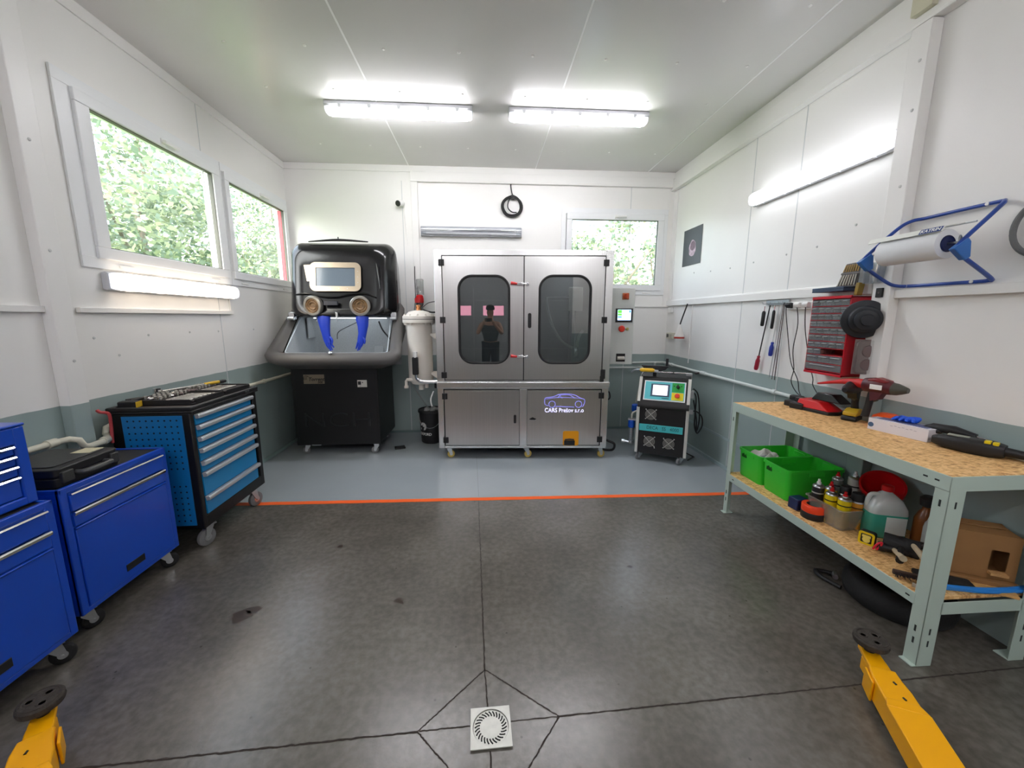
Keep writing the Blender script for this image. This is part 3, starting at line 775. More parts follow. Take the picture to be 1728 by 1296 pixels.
# electrical control box on the right side
g = G(); g.box(.935, .22, 1.03, 1.225, .45, 1.865); cb = obj('control_box', g, mat('control_box_grey', (205, 210, 206), .4), t, bev=.006)
g = G(); g.box(.92, .28, 1.1, .936, .4, 1.2); g.box(.92, .28, 1.7, .936, .4, 1.8); obj('bracket', g, STEEL, cb)
g = G(); g.plate(1.02, 1.495, 1.205, 1.645, 1.038, 1.518, 1.187, 1.632, .004, .205, .222, n=3); obj('screen_bezel', g, BLACKP, cb, bev=.003)
g = G(); g.box(1.038, .212, 1.518, 1.187, .216, 1.632); sc_ = obj('touch_screen', g, mat('screen_white', (190, 215, 240), .3, emit=(196, 220, 250), estr=.9), cb)
g = G(); g.box(1.042, .2105, 1.595, 1.085, .2118, 1.628); g.box(1.042, .2105, 1.568, 1.085, .2118, 1.59); obj('green_fields', g, mat('screen_green', (90, 220, 70), .3, emit=(90, 225, 60), estr=.8), cb)
g = G(); g.box(1.042, .2105, 1.545, 1.085, .2118, 1.56); g.box(1.165, .2105, 1.6, 1.182, .2118, 1.625); obj('blue_field', g, mat('screen_blue', (60, 130, 230), .3, emit=(70, 140, 240), estr=.8), cb)
g = G(); g.box(1.085, .205, 1.74, 1.155, .222, 1.81); ms = obj('main_switch', g, mat('switch_orange_brown', (176, 92, 40), .4), cb, bev=.004)
g = G(); g.cyl((1.12, .19, 1.775), (1.12, .206, 1.775), .027, n=20); g.box(1.112, .178, 1.75, 1.128, .192, 1.80); obj('switch_knob', g, mat('switch_red_brown', (190, 70, 30), .35), cb, bev=.002)
g = G(); g.lathe([(.018, 0), (.018, .02), (.034, .024), (.036, .034), (.028, .044), (0, .047)], (1.085, .222, 1.425), (0, -1, 0), n=24); obj('emergency_stop', g, mat('stop_red', (222, 52, 30), .35), cb)
g = G(); g.lathe([(.016, 0), (.016, .01), (.010, .012), (.010, .018), (0, .018)], (1.155, .222, 1.423), (0, -1, 0), n=16); obj('push_button', g, mat('brass_button', (190, 180, 120), .3, metal=.6), cb)
g = G(); g.box(1.045, .214, 1.06, 1.145, .222, 1.15); pr_ = obj('socket_recess', g, BLACKP, cb, bev=.002)
g = G(); g.cyl((1.055, .208, 1.10), (1.135, .208, 1.10), .02, n=14); obj('socket_cover', g, mat('silver_paint', (210, 206, 196), .35), cb)
# white filter housing on the left side
fx, fy = -1.141, .237
g = G(); g.lathe([(.05, .80), (.1, .812), (.135, .86), (.135, 1.50)], (fx, fy, 0), n=40); fl = obj('filter_housing', g, OFFW, t)
g = G(); g.lathe([(.135, 1.488), (.178, 1.488), (.178, 1.522), (.135, 1.522)], (fx, fy, 0), n=40); g.lathe([(.135, 1.528), (.178, 1.528), (.178, 1.558), (.14, 1.575), (.11, 1.605), (.05, 1.62), (0, 1.622)], (fx, fy, 0), n=40); obj('flange_lid', g, OFFW, fl)
g = G(); g.lathe([(.15, 1.52), (.172, 1.52), (.172, 1.53), (.15, 1.53)], (fx, fy, 0), n=32); obj('flange_gasket', g, BLACKP, fl)
g = G()
for k in range(12):
    a = 2 * pi * k / 12 + .13; bx_, by_ = fx + .158 * cos(a), fy + .158 * sin(a)
    g.cyl((bx_, by_, 1.462), (bx_, by_, 1.582), .006, n=8); g.cyl((bx_, by_, 1.472), (bx_, by_, 1.488), .0125, n=6); g.cyl((bx_, by_, 1.558), (bx_, by_, 1.573), .0125, n=6)
obj('bolts', g, OFFW, fl)['kind'] = 'stuff'
g = G(); g.lathe([(.026, 1.615), (.026, 1.64), (.02, 1.645), (.02, 1.66), (.03, 1.662), (.03, 1.675), (.012, 1.68)], (fx, fy, 0), n=8); g.cyl((fx - .03, fy, 1.65), (fx + .03, fy, 1.65), .01, n=8); obj('brass_fitting', g, mat('brass', (190, 130, 84), .35, metal=.8), fl)
g = G()
for z in (1.36, .93):
    g.prism([(fx + .11, z), (fx + .25, z), (fx + .25, z - .1)], fy - .05, fy - .04, 'xz'); g.prism([(fx + .11, z), (fx + .25, z), (fx + .25, z - .1)], fy + .05, fy + .06, 'xz'); g.box(fx + .08, fy - .05, z, fx + .25, fy + .06, z + .012)
g.box(-.935, fy - .09, .84, -.92, fy + .1, 1.4)
obj('bracket', g, OFFW, fl)
g = G(); g.tube([(fx - .06, fy - .1, .865), (fx - .135, fy - .1, .868), (fx - .145, fy - .1, .85), (fx - .145, fy - .1, .79)], .017, n=10); g.cyl((fx - .145, fy - .1, .775), (fx - .145, fy - .1, .80), .024, n=12)
g.cyl((fx, fy, .74), (fx, fy, .81), .03, n=14); g.cyl((fx + .07, fy - .05, .77), (fx + .07, fy - .05, .85), .02, n=12); obj('drain_pipe', g, OFFW, fl)
g = G(); g.tube([(fx - .02, fy - .16, 1.18), (fx - .02, fy - .162, 1.10)], .022, n=12); obj('white_sleeve', g, WPLAS, fl, smooth=60)
g = G(); g.box(fx - .055, fy - .185, .93, fx + .008, fy - .135, 1.125); obj('pipe_insulation', g, BLACKP, fl, bev=.012)
g = G(); g.tube([(fx - .015, fy - .16, .94), (fx - .01, fy - .162, .89), (fx + .03, fy - .162, .862), (fx + .09, fy - .162, .855), (fx + .245, fy - .15, .855)], .019, smooth=6, n=12); obj('outlet_pipe', g, CHROME, fl, smooth=60)
g = G(); g.tube([(fx + .02, fy, 1.66), (fx + .07, fy - .02, 1.62), (fx + .15, fy, 1.60), (fx + .22, fy, 1.61)], .009, smooth=6); g.tube([(fx + .03, fy, 1.64), (fx + .1, fy + .02, 1.70), (fx + .2, fy, 1.72)], .004, smooth=6); obj('hose', g, BLACKP, fl)
g = G(); g.box(-.99, .2, .76, -.92, .3, .83); obj('junction_block', g, BLACKP, t, bev=.004)
g = G(); g.tube([(-.98, .1, .745), (-1.01, .08, .66), (-1.0, .08, .58)], .008, smooth=5); obj('white_drain_hose', g, WPLAS, t)
# black cable at the right base and the plug near it
g = G(); g.tube([(.92, .3, .16), (1.0, .25, .13), (1.07, .22, .10), (1.06, .25, .02), (.95, .3, .012), (.9, .5, .012)], .014, smooth=6); hz_ = obj('air_hose', g, BLACKP, t)
g = G(); g.tube([(.91, .29, .165), (.96, .27, .15)], .012); obj('copper_fitting', g, mat('copper', (190, 100, 70), .35, metal=.8), hz_)
g = G(); g.box(.925, .3, .73, .98, .4, .80); g.tube([(.93, .3, .90), (.945, .28, .80), (.95, .28, .74), (1.0, .28, .70), (1.01, .28, .63), (.96, .28, .6)], .009, smooth=5); g.box(.94, .27, .58, .99, .31, .64); obj('cable_clamp', g, BLACKP, t, bev=.003)

# red and white mains plug hanging by a cable above the filter
t = thing('mains_plug', 'red and grey mains plug hanging beside the white trunking above the filter', 'plug', (-.745, 4.62, 1.70))
t.location = (-.79, 5.02, 1.70)
g = G(); g.lathe([(.03, -.10), (.035, -.02), (.045, 0), (.045, .06), (.03, .07)], (0, .0, .0), n=16); obj('plug_body', g, mat('plug_grey', (120, 116, 116), .5), t)
g = G(); g.lathe([(.046, .0), (.05, .01), (.05, .05), (.04, .09), (.02, .1)], (0, 0, .02), n=16); g.box(-.05, -.07, .02, .01, -.03, .075); obj('red_coupling', g, REDP, t)
g = G(); g.lathe([(.047, .12), (.047, .3), (.04, .31)], (0, .05, 0), n=20); g.cyl((-.03, .0, .12), (-.03, .25, .2), .004, n=6); obj('wire_cage', g, glassmat('clear_sleeve', (225, 228, 226), .05, op=.25, opcol=(190, 190, 190)), t)
g = G(); g.tube([(0, 0, -.1), (.01, -.02, -.2), (.0, -.1, -.16)], .008, smooth=4); g.tube([(-.08, .2, .48), (-.085, .2, .3), (-.075, .15, .1), (-.09, .1, -.1), (-.06, .0, -.2), (.0, -.05, -.18)], .005, smooth=5); obj('cable', g, BLACKP, t)

# black bucket of rags behind the cabinet's left corner
t = thing('bucket', 'black plastic bucket with white logo beside the washing cabinet', 'bucket', (-.675, 4.86, 0))
g = G(); g.lathe([(.118, 0), (.128, .01), (.148, .39), (.156, .40), (.156, .42), (.147, .42), (.139, .39), (.12, .015), (0, .012)], n=40, cap=False); g.lathe([(0, .0), (.118, 0)], n=40, cap=False); obj('bucket_body', g, BLACKP, t)
g = G(); g.lathe([(.158, .385), (.161, .39), (.161, .405), (.158, .41)], n=40); obj('rim_band', g, BLACKP, t)
g = G(); g.tube([(.155 * cos(a), -.155 * sin(a) - .005, .40 - .19 * sin(a)) for a in [pi * k / 12 for k in range(13)]], .003, n=6); obj('bail_handle', g, STEEL, t)
WL = mat('white_print', (214, 214, 210), .5)
g = G()
def on_b(a, z): r = .1285 + (z - .01) * .0526 + .0015; return (r * sin(a), -r * cos(a), z)
def strip(pts, w):
    for (a0, z0), (a1, z1) in zip(pts, pts[1:]):
        d = Vector(((a1 - a0) * .14, z1 - z0)).normalized() * w; nx, nz = -d.y / .14, d.x
        g.add([on_b(a0 - nx, z0 - nz), on_b(a0 + nx, z0 + nz), on_b(a1 + nx, z1 + nz), on_b(a1 - nx, z1 - nz)], [(0, 1, 2, 3)])
strip([(-1.0, .19), (-.55, .185), (-.45, .20), (-.4, .235), (-.6, .265), (-.8, .255), (-.85, .235), (-.95, .245)], .012)
strip([(-.7, .235), (-.5, .225)], .014)
obj('emblem', g, WL, t)
ch = 'OXFORD'
for i, c in enumerate(ch):
    a = -1.05 + i * .21; p = on_b(a, .125)
    text('letter', c, .045, WL, t, p, (pi / 2, 0, a), bold=.0012)
g = G()
for k in range(5):
    a = k * 1.3; g.lathe([(0, -.02), (.035, 0), (.04, .02), (.02, .04), (0, .042)], (.06 * cos(a), .06 * sin(a), .395), (sin(a) * .4, cos(a) * .3, 1), n=9)
g.lathe([(.14, .36), (.1, .385), (0, .39)], n=20)
tag(obj('rag', g, mat('rag_grey', (170, 172, 172), .8, noise=.2, scale=20), loc=(-.675, 4.86, 0)), 'crumpled grey rags filling the black bucket', 'rag', kind='stuff')
g = G(); g.tube([(-.83, 4.56, .79), (-.79, 4.72, .62), (-.70, 4.85, .42)], .006, smooth=5)
tag(obj('drain_tube', g, mat('clear_tube', (180, 186, 184), .3)), 'thin clear drain tube running from the filter into the bucket', 'tube')

# ================================================================ black parts washer
t = thing('parts_washer', 'black parts washer with raised hood, blue gloves and grey tub', 'parts washer', (-1.655, 4.42, 0))
g = G(); g.box(-.465, 0, .115, .465, .72, 1.07); obj('base_cabinet', g, BLACK, t, bev=.012)
g = G(); g.box(-.43, -.003, .135, .44, .0, 1.0); obj('front_panel', g, BLACK, t, bev=.002)
for x, y in ((-.38, .08), (.40, .05), (-.38, .6), (.4, .6)): caster(t, x, y, .115, .04, WHEELG, rz=radians(200), width=.028)
# tub with thick sloping rim: loops follow a plane rising to the back
def rimloop(w0, w1, y0, y1, z0, z1, r, cx=.1, n=6):
    pts = rrect(-1, -1, 1, 1, r, n); out = []
    for a, b in pts:
        tt = (b + 1) / 2; out.append((cx + a * (w0 + (w1 - w0) * tt) + (-.03) * tt, y0 + (y1 - y0) * tt, z0 + (z1 - z0) * tt))
    return out
L0 = rimloop(.50, .50, -.04, .70, .99, 1.02, .12, cx=.03)
L1 = rimloop(.62, .60, -.24, .66, 1.045, 1.42, .18, cx=.11)
L2 = rimloop(.685, .625, -.30, .52, 1.075, 1.66, .22)
L3 = rimloop(.695, .632, -.31, .50, 1.115, 1.70, .22)
L4 = rimloop(.67, .61, -.285, .48, 1.165, 1.735, .2)
L5 = rimloop(.61, .58, -.235, .46, 1.185, 1.745, .18)
L6 = rimloop(.575, .555, -.205, .445, 1.17, 1.72, .16)
L7 = rimloop(.545, .53, -.19, .44, 1.155, 1.70, .13)
g = G(); g.loft([L0, L1, L2, L3, L4, L5, L6, L7], cap=False); obj('tub_rim', g, GREY, t, smooth=60)
TUBIN = mat('speckled_grey_liner', (166, 172, 174), .45, noise=.18, scale=160)
g = G(); I0 = rimloop(.535, .52, -.185, .43, 1.15, 1.69, .12); I1 = rimloop(.52, .51, -.17, .58, 1.11, 1.3, .12); I2 = rimloop(.50, .49, -.10, .62, 1.085, 1.085, .1)
g.loft([I0, I1, I2], cap=False); g.add(I2, [tuple(range(len(I2)))]); obj('tub_liner', g, TUBIN, t)
g = G(); g.box(-.4, .66, .95, .6, .68, 1.85); g.box(-.42, .40, 1.3, -.40, .68, 1.9); g.box(.60, .40, 1.3, .62, .68, 1.9); g.box(-.36, .648, 1.0, -.20, .66, 1.6); g.box(.28, .6, 1.0, .40, .66, 1.6); obj('splash_wall', g, TUBIN, t, bev=.01)
g = G(); lo = rimloop(.525, .5, -.172, .40, 1.175, 1.63, .08); g.tube(lo, .006, n=6, closed=True); obj('liner_edge', g, mat('light_edge', (205, 216, 222), .3), t)
g = G(); g.lathe([(.012, 0), (.022, .01), (.022, .02), (.01, .03), (0, .031)], (.08, -.27, 1.175), (0, -.5, 1), n=14); obj('rim_catch', g, STEEL, t)
g = G()
for s_ in (-1, 1):
    x = .08 + s_ * .555; g.box(x - .03, .16, 1.52, x + .03, .22, 1.60); g.cyl((x - .035, .15, 1.53), (x + .035, .15, 1.53), .02, n=12)
obj('hood_latch', g, STEEL, t, bev=.004)
# hood: loft of rounded outlines from front face to the back
def hl(x0, x1, z0, z1, r, y, lean=.11, n=8, taper=0):
    out = []
    for a, b in rrect(x0, z0, x1, z1, r, n):
        q = (b - 1.55) / .8; cx = (x0 + x1) / 2
        out.append((cx + (a - cx) * (1 - taper * q), y + lean * q, b + .035 * (1 - ((a - cx) / ((x1 - x0) / 2)) ** 2) * q))
    return out
hx0, hx1 = -.44, .63
g = G()
g.loft([hl(hx0 + .13, hx1 - .16, 1.62, 2.16, .10, .062), hl(hx0 + .075, hx1 - .10, 1.585, 2.235, .10, .045), hl(hx0 + .045, hx1 - .07, 1.56, 2.27, .10, .055),
        hl(hx0 + .01, hx1 - .03, 1.545, 2.31, .10, .10), hl(hx0 - .045, hx1 + .03, 1.54, 2.345, .12, .19, taper=.03), hl(hx0 - .06, hx1 + .05, 1.54, 2.355, .12, .24, taper=.04), hl(hx0 - .055, hx1 + .045, 1.55, 2.345, .12, .30, taper=.05),
        hl(hx0 - .03, hx1 + .02, 1.56, 2.31, .13, .48, taper=.06), hl(hx0, hx1, 1.58, 2.28, .13, .66, lean=.04, taper=.06)], cap=True)
hood = obj('hood', g, BLACKG, t, smooth=50)
g = G(); g.tube([(-.26, .24, 2.362), (.06, .24, 2.384), (.38, .24, 2.368)], [.006, .014, .006], smooth=5, n=8); g.tube([(.06, .24, 2.38), (.06, .24, 2.415)], .006); obj('top_ridge', g, BLACKP, hood)
# framed viewing window
def onface(x, z, off=0):   # point on the leaning front face
    return (x, .045 + .11 * (z - 1.55) / .8 - off, z)
leanA = math.atan2(.11, .8)
FR = Matrix.Translation(onface(0, 1.975, .006)) @ Matrix.Rotation(-leanA, 4, 'X')
g = G(); g.plate(-.215, -.155, .325, .155, -.150, -.10, .262, .098, .006, -.012, .0, n=8, orr=.065)
o = obj('window_bezel', g, BRASSY, hood); o.matrix_local = FR
g = G(); g.box(-.15, -.004, -.10, .262, .0, .098); o = obj('viewing_window', g, mat('dark_view_glass', (104, 116, 126), .12, coat=.3), hood); o.matrix_local = FR
g = G(); g.prism([(-.275, .125), (-.19, .128), (-.19, -.05), (-.245, -.048)], -.006, .0, 'xz'); o = obj('side_plate', g, BRASSY, hood); o.matrix_local = FR
g = G()
for x in (-.17, -.085, .0, .09, .18): g.cyl((x, -.015, -.125), (x, -.012, -.125), .005, n=8)
for z in (-.06, .0, .06): g.cyl((.293, -.015, z), (.293, -.012, z), .004, n=8)
for z in (-.03, -.01, .01, .03, .05): g.cyl((-.18, -.015, z), (-.18, -.012, z), .005, n=8)
o = obj('bezel_screws', g, STEEL, hood); o.matrix_local = FR; o['kind'] = 'stuff'
# crease and glove ports
g = G(); g.tube([onface(-.37, 1.785, .004), onface(-.25, 1.797, .006), onface(-.1, 1.768, .008), onface(.05, 1.762, .008), onface(.2, 1.79, .006), onface(.36, 1.80, .004), onface(.47, 1.76, .004)], .008, smooth=6); obj('hood_crease', g, BLACKG, hood)
g = G(); g.box(-.065, .02, 1.672, .08, .05, 1.715); obj('badge_recess', g, mat('smoked_plastic', (50, 54, 62), .25), hood, bev=.003)
for px_, in ((-.187,), (.311,)):
    c = Vector(onface(px_, 1.667, .02)); ax = Vector((-.25 if px_ < 0 else .18, -1, -.06)).normalized()
    g = G(); g.lathe([(.107, -.03), (.107, .008), (.10, .016), (.08, .016), (.076, .004), (.07, -.03)], c, ax, n=36, cap=False); pt = obj('glove_port', g, mat('port_steel', (170, 166, 156), .35, metal=.8), hood)
    g = G(); g.lathe([(.078, .012), (.070, .004), (.062, .010), (.05, .0), (.04, .008), (.025, -.004), (0, -.002)], c, ax, n=28, cap=False); obj('port_lining', g, mat('brown_port_lining', (128, 100, 68), .5, noise=.4, scale=40), pt)
g = G(); g.box(.052, .015, 1.535, .076, .04, 1.60); g.cyl((.064, .02, 1.50), (.064, .02, 1.55), .006, n=8); obj('hood_hook', g, STEEL, hood, bev=.004)
# glossy panels showing as ribs on the right side of the hood
g = G(); g.tube([(.50, .075, 2.12), (.515, .075, 2.0), (.53, .06, 1.85)], [.004, .009, .004], smooth=5); obj('hood_rib', g, BLACKG, hood)
# gloves hanging below the hood
GLV = mat('blue_rubber_glove', (26, 62, 190), .35)
def glove(cx, mirror):
    g = G(); s_ = mirror
    prof = [((cx, .10, 1.60), .075, .04), ((cx - .005, .09, 1.52), .07, .04), ((cx + .0, .085, 1.45), .058, .036), ((cx + .008 * s_, .08, 1.37), .046, .03), ((cx + .02 * s_, .075, 1.31), .045, .024), ((cx + .03 * s_, .07, 1.265), .038, .018)]
    loops = []
    for c, a, b in prof: loops.append([(c[0] + a * cos(2 * pi * k / 16), c[1] + b * sin(2 * pi * k / 16), c[2]) for k in range(16)])
    g.loft(loops)
    for j, dx in enumerate((-.028, -.010, .009, .026)):
        L_ = (.075, .095, .088, .06)[j]
        b0 = Vector((cx + .03 * s_ + dx, .07, 1.275)); g.tube([b0, b0 + Vector((.012 * s_, -.004, -L_ * .5)), b0 + Vector((.03 * s_, .006, -L_))], [.0115, .0105, .007], n=8, smooth=3)
    b0 = Vector((cx + .03 * s_ + .036, .065, 1.33)); g.tube([b0 - Vector((.01, 0, 0)), b0 + Vector((.014, -.01, -.035)), b0 + Vector((.008, -.012, -.075))], [.014, .012, .008], n=8, smooth=3)
    return obj('glove', g, GLV, t, smooth=70)
glove(-.095, 1); glove(.315, -1)
g = G(); g.tube([(.26, .3, 1.52), (.12, .25, 1.45), (.0, .22, 1.38), (-.03, .25, 1.3)], .004, smooth=6); g.tube([(.46, .2, 1.5), (.50, .2, 1.40), (.58, .2, 1.30)], .009, smooth=5); obj('wash_hose', g, BLACKP, t)
g = G(); g.tube([(-.27, .35, 1.58), (-.22, .3, 1.52), (-.18, .28, 1.50), (-.12, .28, 1.47)], .012, smooth=5); g.cyl((-.26, .3, 1.50), (-.23, .3, 1.58), .02, n=10); obj('wash_nozzle', g, CHROME, t)
g = G(); g.box(-.32, .36, 1.532, .5, .40, 1.542); obj('tub_light', g, emitmat('tub_led', (240, 245, 252), 4), t)
# badges
g = G(); g.box(-.33, -.006, .822, -.108, -.002, .925); bdg = obj('name_plate', g, BRASSY, t, bev=.001)
INK = mat('black_ink', (16, 16, 16), .5)
text('lettering', 'Torrent', .052, INK, bdg, (-.195, -.0065, .872), FX, shear=.25, bold=.001)
text('lettering', '500', .036, INK, bdg, (-.155, -.0065, .838), FX, shear=.2, bold=.0008)
g = G()
for k in range(3): g.tube([(-.302 + .026 * cos(a) + k * .014, -.0065, .885 + (.03 - k * .005) * sin(a)) for a in [radians(80 + 18 * j) for j in range(9)]], .0022, n=5)
obj('swirl_emblem', g, INK, bdg)
g = G(); g.box(.243, -.006, .78, .347, -.002, .86); so = obj('socket_plate', g, mat('plate_white', (222, 220, 212), .4), t, bev=.004)
g = G(); g.box(.252, -.012, .808, .283, -.005, .845); g.cyl((.3, -.009, .832), (.3, -.005, .832), .006, n=8); g.cyl((.276, -.009, .793), (.276, -.005, .793), .004, n=8); obj('switch', g, BLACKP, so)
text('embossed_lettering', 'NCH', .24, mat('emboss_black', (34, 35, 38), .3), t, (.005, -.004, .40), FX, ext=.006, bold=-.004, sx=1.45)
g = G(); g.box(-.3, -.006, .115, -.2, -.0, .125); obj('label_strip', g, STEEL, t)
tag(obj('foot_switch', G().box(-.06, -.04, 0, .06, .04, .022), BLACKP, loc=(-1.02, 4.60, 0), rot=(0, 0, .3), bev=.006), 'small black foot switch on the floor right of the parts washer', 'pedal')

# ================================================================ control station (teal label, fans)
t = thing('cleaning_station', 'black wheeled cleaning station with fans, teal label and slanted touch panel', 'machine', (1.89, 3.907, 0), radians(-28.6))
X0, X1, DD = -.292, .228, .48
TEAL = mat('teal_label', (70, 186, 190), .4)
g = G(); g.box(X0 + .012, .012, .085, X1 - .012, DD - .01, .635); obj('body', g, BLACK, t)
ALU = mat('aluminium_profile', (214, 214, 208), .35, metal=.4)
for (x, y) in ((X0, 0), (X1 - .03, 0), (X0, DD - .03), (X1 - .03, DD - .03)):
    g = G(); g.box(x, y, .09, x + .03, y + .03, .60 if y < .1 else .9); obj('corner_profile', g, ALU, t, bev=.003)
# slanted head
a0, a1 = (.0, .628), (.155, .915)
g = G(); g.prism([(-.01, .60), (-.01, .636), (a1[0], a1[1]), (DD - .03, a1[1]), (DD - .03, .60)], X0 + .006, X1 - .006, 'yz'); head = obj('console_head', g, BLACK, t, bev=.004)
sl = math.atan2(a1[1] - .636, a1[0] + .01); Ls = math.hypot(a1[1] - .636, a1[0] + .01)
HM = Matrix.Translation((0, -.01, .636)) @ Matrix.Rotation(sl, 4, 'X')     # local y runs up the slant, z outward
def slant(name, g, m, par=head, bev=0):
    o = obj(name, g, m, par, bev=bev); o.matrix_local = HM; return o
for x in (X0 + .0, X1 - .032): slant('edge_strip', G().box(x, .03, .001, x + .030, Ls - .01, .008), ALU)
slant('screen_frame', G().box(-.235, .05, .001, .178, Ls - .05, .006), mat('panel_white', (240, 240, 240), .4))
slant('panel_print', G().box(-.225, .06, .006, .168, Ls - .06, .0072), mat('panel_teal', (96, 196, 204), .4))
slant('screen_bezel', G().box(-.165, .095, .007, .022, Ls - .085, .012), mat('bezel_blue_grey', (70, 88, 108), .4), bev=.002)
slant('touch_screen', G().box(-.145, .11, .012, .002, Ls - .10, .0128), mat('screen_pale', (226, 228, 240), .3, emit=(230, 230, 245), estr=.55))
slant('green_field', G().box(.045, .155, .0073, .160, Ls - .065, .0085), mat('panel_green', (44, 160, 70), .4))
slant('yellow_field', G().box(.045, .065, .0073, .160, .15, .0085), mat('panel_yellow', (240, 220, 40), .4))
o = obj('selector_switch', G().lathe([(.018, 0), (.016, .014), (0, .015)], (.10, .215, .0085), n=16).box(.094, .2, .02, .106, .235, .034), BLACKP, head); o.matrix_local = HM
o = obj('emergency_stop', G().lathe([(.014, 0), (.014, .012), (.024, .014), (.024, .022), (.012, .028), (0, .028)], (.10, .112, .0085), n=20), mat('stop_red', (222, 52, 30), .35), head); o.matrix_local = HM
slant('status_lamps', G().box(.06, .22, .0085, .07, .23, .012).box(.13, .22, .0085, .14, .23, .012).box(-.05, .075, .0073, .02, .082, .0085), INK)
# front label and fans
g = G(); g.box(-.256, -.0, .343, .178, .012, .416); lab_ = obj('name_label', g, TEAL, t, bev=.002)
text('lettering', 'DECA   SS   4000', .052, mat('label_ink', (20, 66, 74), .5), lab_, (-.02, -.0008, .382), FX, sx=.86)
FANM = mat('fan_grille', (178, 176, 170), .4, metal=.3)
for fx_, fz_ in ((-.145, .527), (-.145, .227), (.05, .226)):
    g = G(); g.cyl((fx_, .006, fz_), (fx_, .011, fz_), .056, n=28); f = obj('fan', g, mat('fan_dark', (52, 50, 46), .6), t)
    g = G()
    for r in (.012, .021, .030, .039, .048, .056):
        g.tube([(fx_ + r * cos(2 * pi * k / 28), .002, fz_ + r * sin(2 * pi * k / 28)) for k in range(28)], .0014, n=5, closed=True)
    for a in (45, 135, 225, 315):
        g.tube([(fx_, -.001, fz_), (fx_ + .075 * cos(radians(a)), .0, fz_ + .075 * sin(radians(a)))], .003, n=6)
    obj('fan_guard', g, FANM, f)
    g = G()
    for a in (45, 135, 225, 315): g.lathe([(.0065, 0), (.005, .004), (0, .005)], (fx_ + .073 * cos(radians(a)), .011, fz_ + .073 * sin(radians(a))), (0, -1, 0), n=8)
    obj('fan_screws', g, STEEL, f)
g = G()
for x, z in ((-.09, .16), (.0, .27)): g.lathe([(.005, 0), (0, .004)], (x, .012, z), (0, -1, 0), n=8)
obj('panel_screws', g, WPLAS, t)
for x, y in ((X0 + .05, .05), (X1 - .05, .05), (X0 + .05, DD - .06), (X1 - .05, DD - .06)): caster(t, x, y, .09, .038, WHEELG, rz=radians(230), width=.026)
# top rail with sliding handles
g = G(); g.tube([(X0 + .01, .16, .90), (X0 + .03, .16, .955), (X0 + .10, .17, .965), (X1 - .02, .2, .962)], .009, smooth=3); rail = obj('top_rail', g, CHROME, t, smooth=60)
g = G(); g.tube([(-.02, .19, .963), (.04, .192, .963), (.09, .194, .962)], [.008, .014, .009]); obj('rail_valve', g, BLACKP, rail)
g = G(); g.box(X1 - .06, .17, .935, X1 - .0, .23, .968); obj('rail_end', g, STEEL, rail, bev=.006)
# blue hydraulic filter bottles on the left flank
g = G(); g.lathe([(.03, .33), (.038, .34), (.038, .41), (.03, .42)], (-.352, .12, 0), n=18); fb = obj('filter_bottle', g, mat('filter_blue', (16, 86, 200), .35), t)
g = G(); g.lathe([(.012, .17), (.032, .18), (.032, .33), (.028, .335)], (-.352, .12, 0), n=18); obj('bowl', g, glassmat('clear_bowl', (220, 224, 228), .08, op=.25, opcol=(170, 176, 180)), fb)
g = G(); g.cyl((-.352, .12, .19), (-.352, .12, .33), .006, n=8); g.box(-.39, .09, .42, -.29, .15, .435); g.cyl((-.352, .12, .15), (-.352, .12, .18), .025, n=10); g.tube([(-.352, .12, .16), (-.44, .11, .165)], .012); g.cyl((-.45, .11, .165), (-.42, .11, .165), .02, n=8); obj('fitting', g, STEEL, fb)
g = G(); g.tube([(-.35, .1, .44), (-.345, .1, .50), (-.30, .1, .53)], .01, smooth=4); g.tube([(-.33, .2, .60), (-.31, .2, .72), (-.295, .2, .8)], .008); obj('hose', g, mat('pale_hose', (206, 208, 196), .4), fb)
g = G(); g.lathe([(.03, .50), (.036, .51), (.036, .575), (.02, .585)], (-.335, .2, 0), n=16); g.box(-.335, .17, .53, -.28, .23, .56); obj('regulator', g, MATS['filter_blue'], t)
# cable loop on the right flank
g = G(); g.tube([(X1 + .0, .10, .80), (X1 + .05, .10, .74), (X1 + .055, .11, .55), (X1 + .06, .12, .42), (X1 + .09, .14, .34), (X1 + .13, .15, .42), (X1 + .12, .15, .52), (X1 + .06, .12, .58), (X1, .10, .57)], .007, smooth=6)
g.tube([(X1 + .03, .1, .70), (X1 + .07, .12, .5), (X1 + .08, .14, .36), (X1 + .10, .15, .5), (X1 + .07, .12, .75), (X1 + .02, .1, .82)], .007, smooth=6); obj('cable_loop', g, BLACKP, t)
g = G(); g.box(X1, .08, .72, X1 + .03, .12, .80); g.box(X1, .08, .55, X1 + .035, .14, .59); obj('cable_hook', g, STEEL, t, bev=.003)
g = G(); g.tube([(X1 - .01, .3, .06), (X1 + .08, .28, .03), (X1 + .02, .14, .03)], .007); obj('foot_bracket', g, BLACKP, t)
# things lying on / over the station
tt_ = thing('tray_stand', 'black crank head with upright grip above the station by the wall pipe', 'tool', (1.86, 4.16, .915), radians(-28))
g = G(); g.tube([(0, 0, 0), (0, 0, .06)], .02); g.prism([(-.13, .10), (.13, .10), (.11, .075), (.04, .05), (-.04, .05), (-.11, .08)], -.03, .03, 'xz'); g.box(-.14, -.03, .10, .14, .03, .115); obj('head', g, BLACKP, tt_, bev=.004)
g = G(); g.cyl((.12, 0, .11), (.12, 0, .195), .014, n=12); obj('grip', g, BLACKP, tt_)
tt_ = thing('air_tool', 'yellow air tool resting on the rail of the cleaning station', 'tool', (1.765, 4.13, .985), radians(-24))
g = G(); g.tube([(-.08, 0, 0), (-.06, 0, .0), (.05, 0, 0), (.07, 0, -.002)], [.014, .021, .021, .014], n=12); obj('grip', g, mat('tool_yellow', (236, 186, 30), .4), tt_, smooth=60)
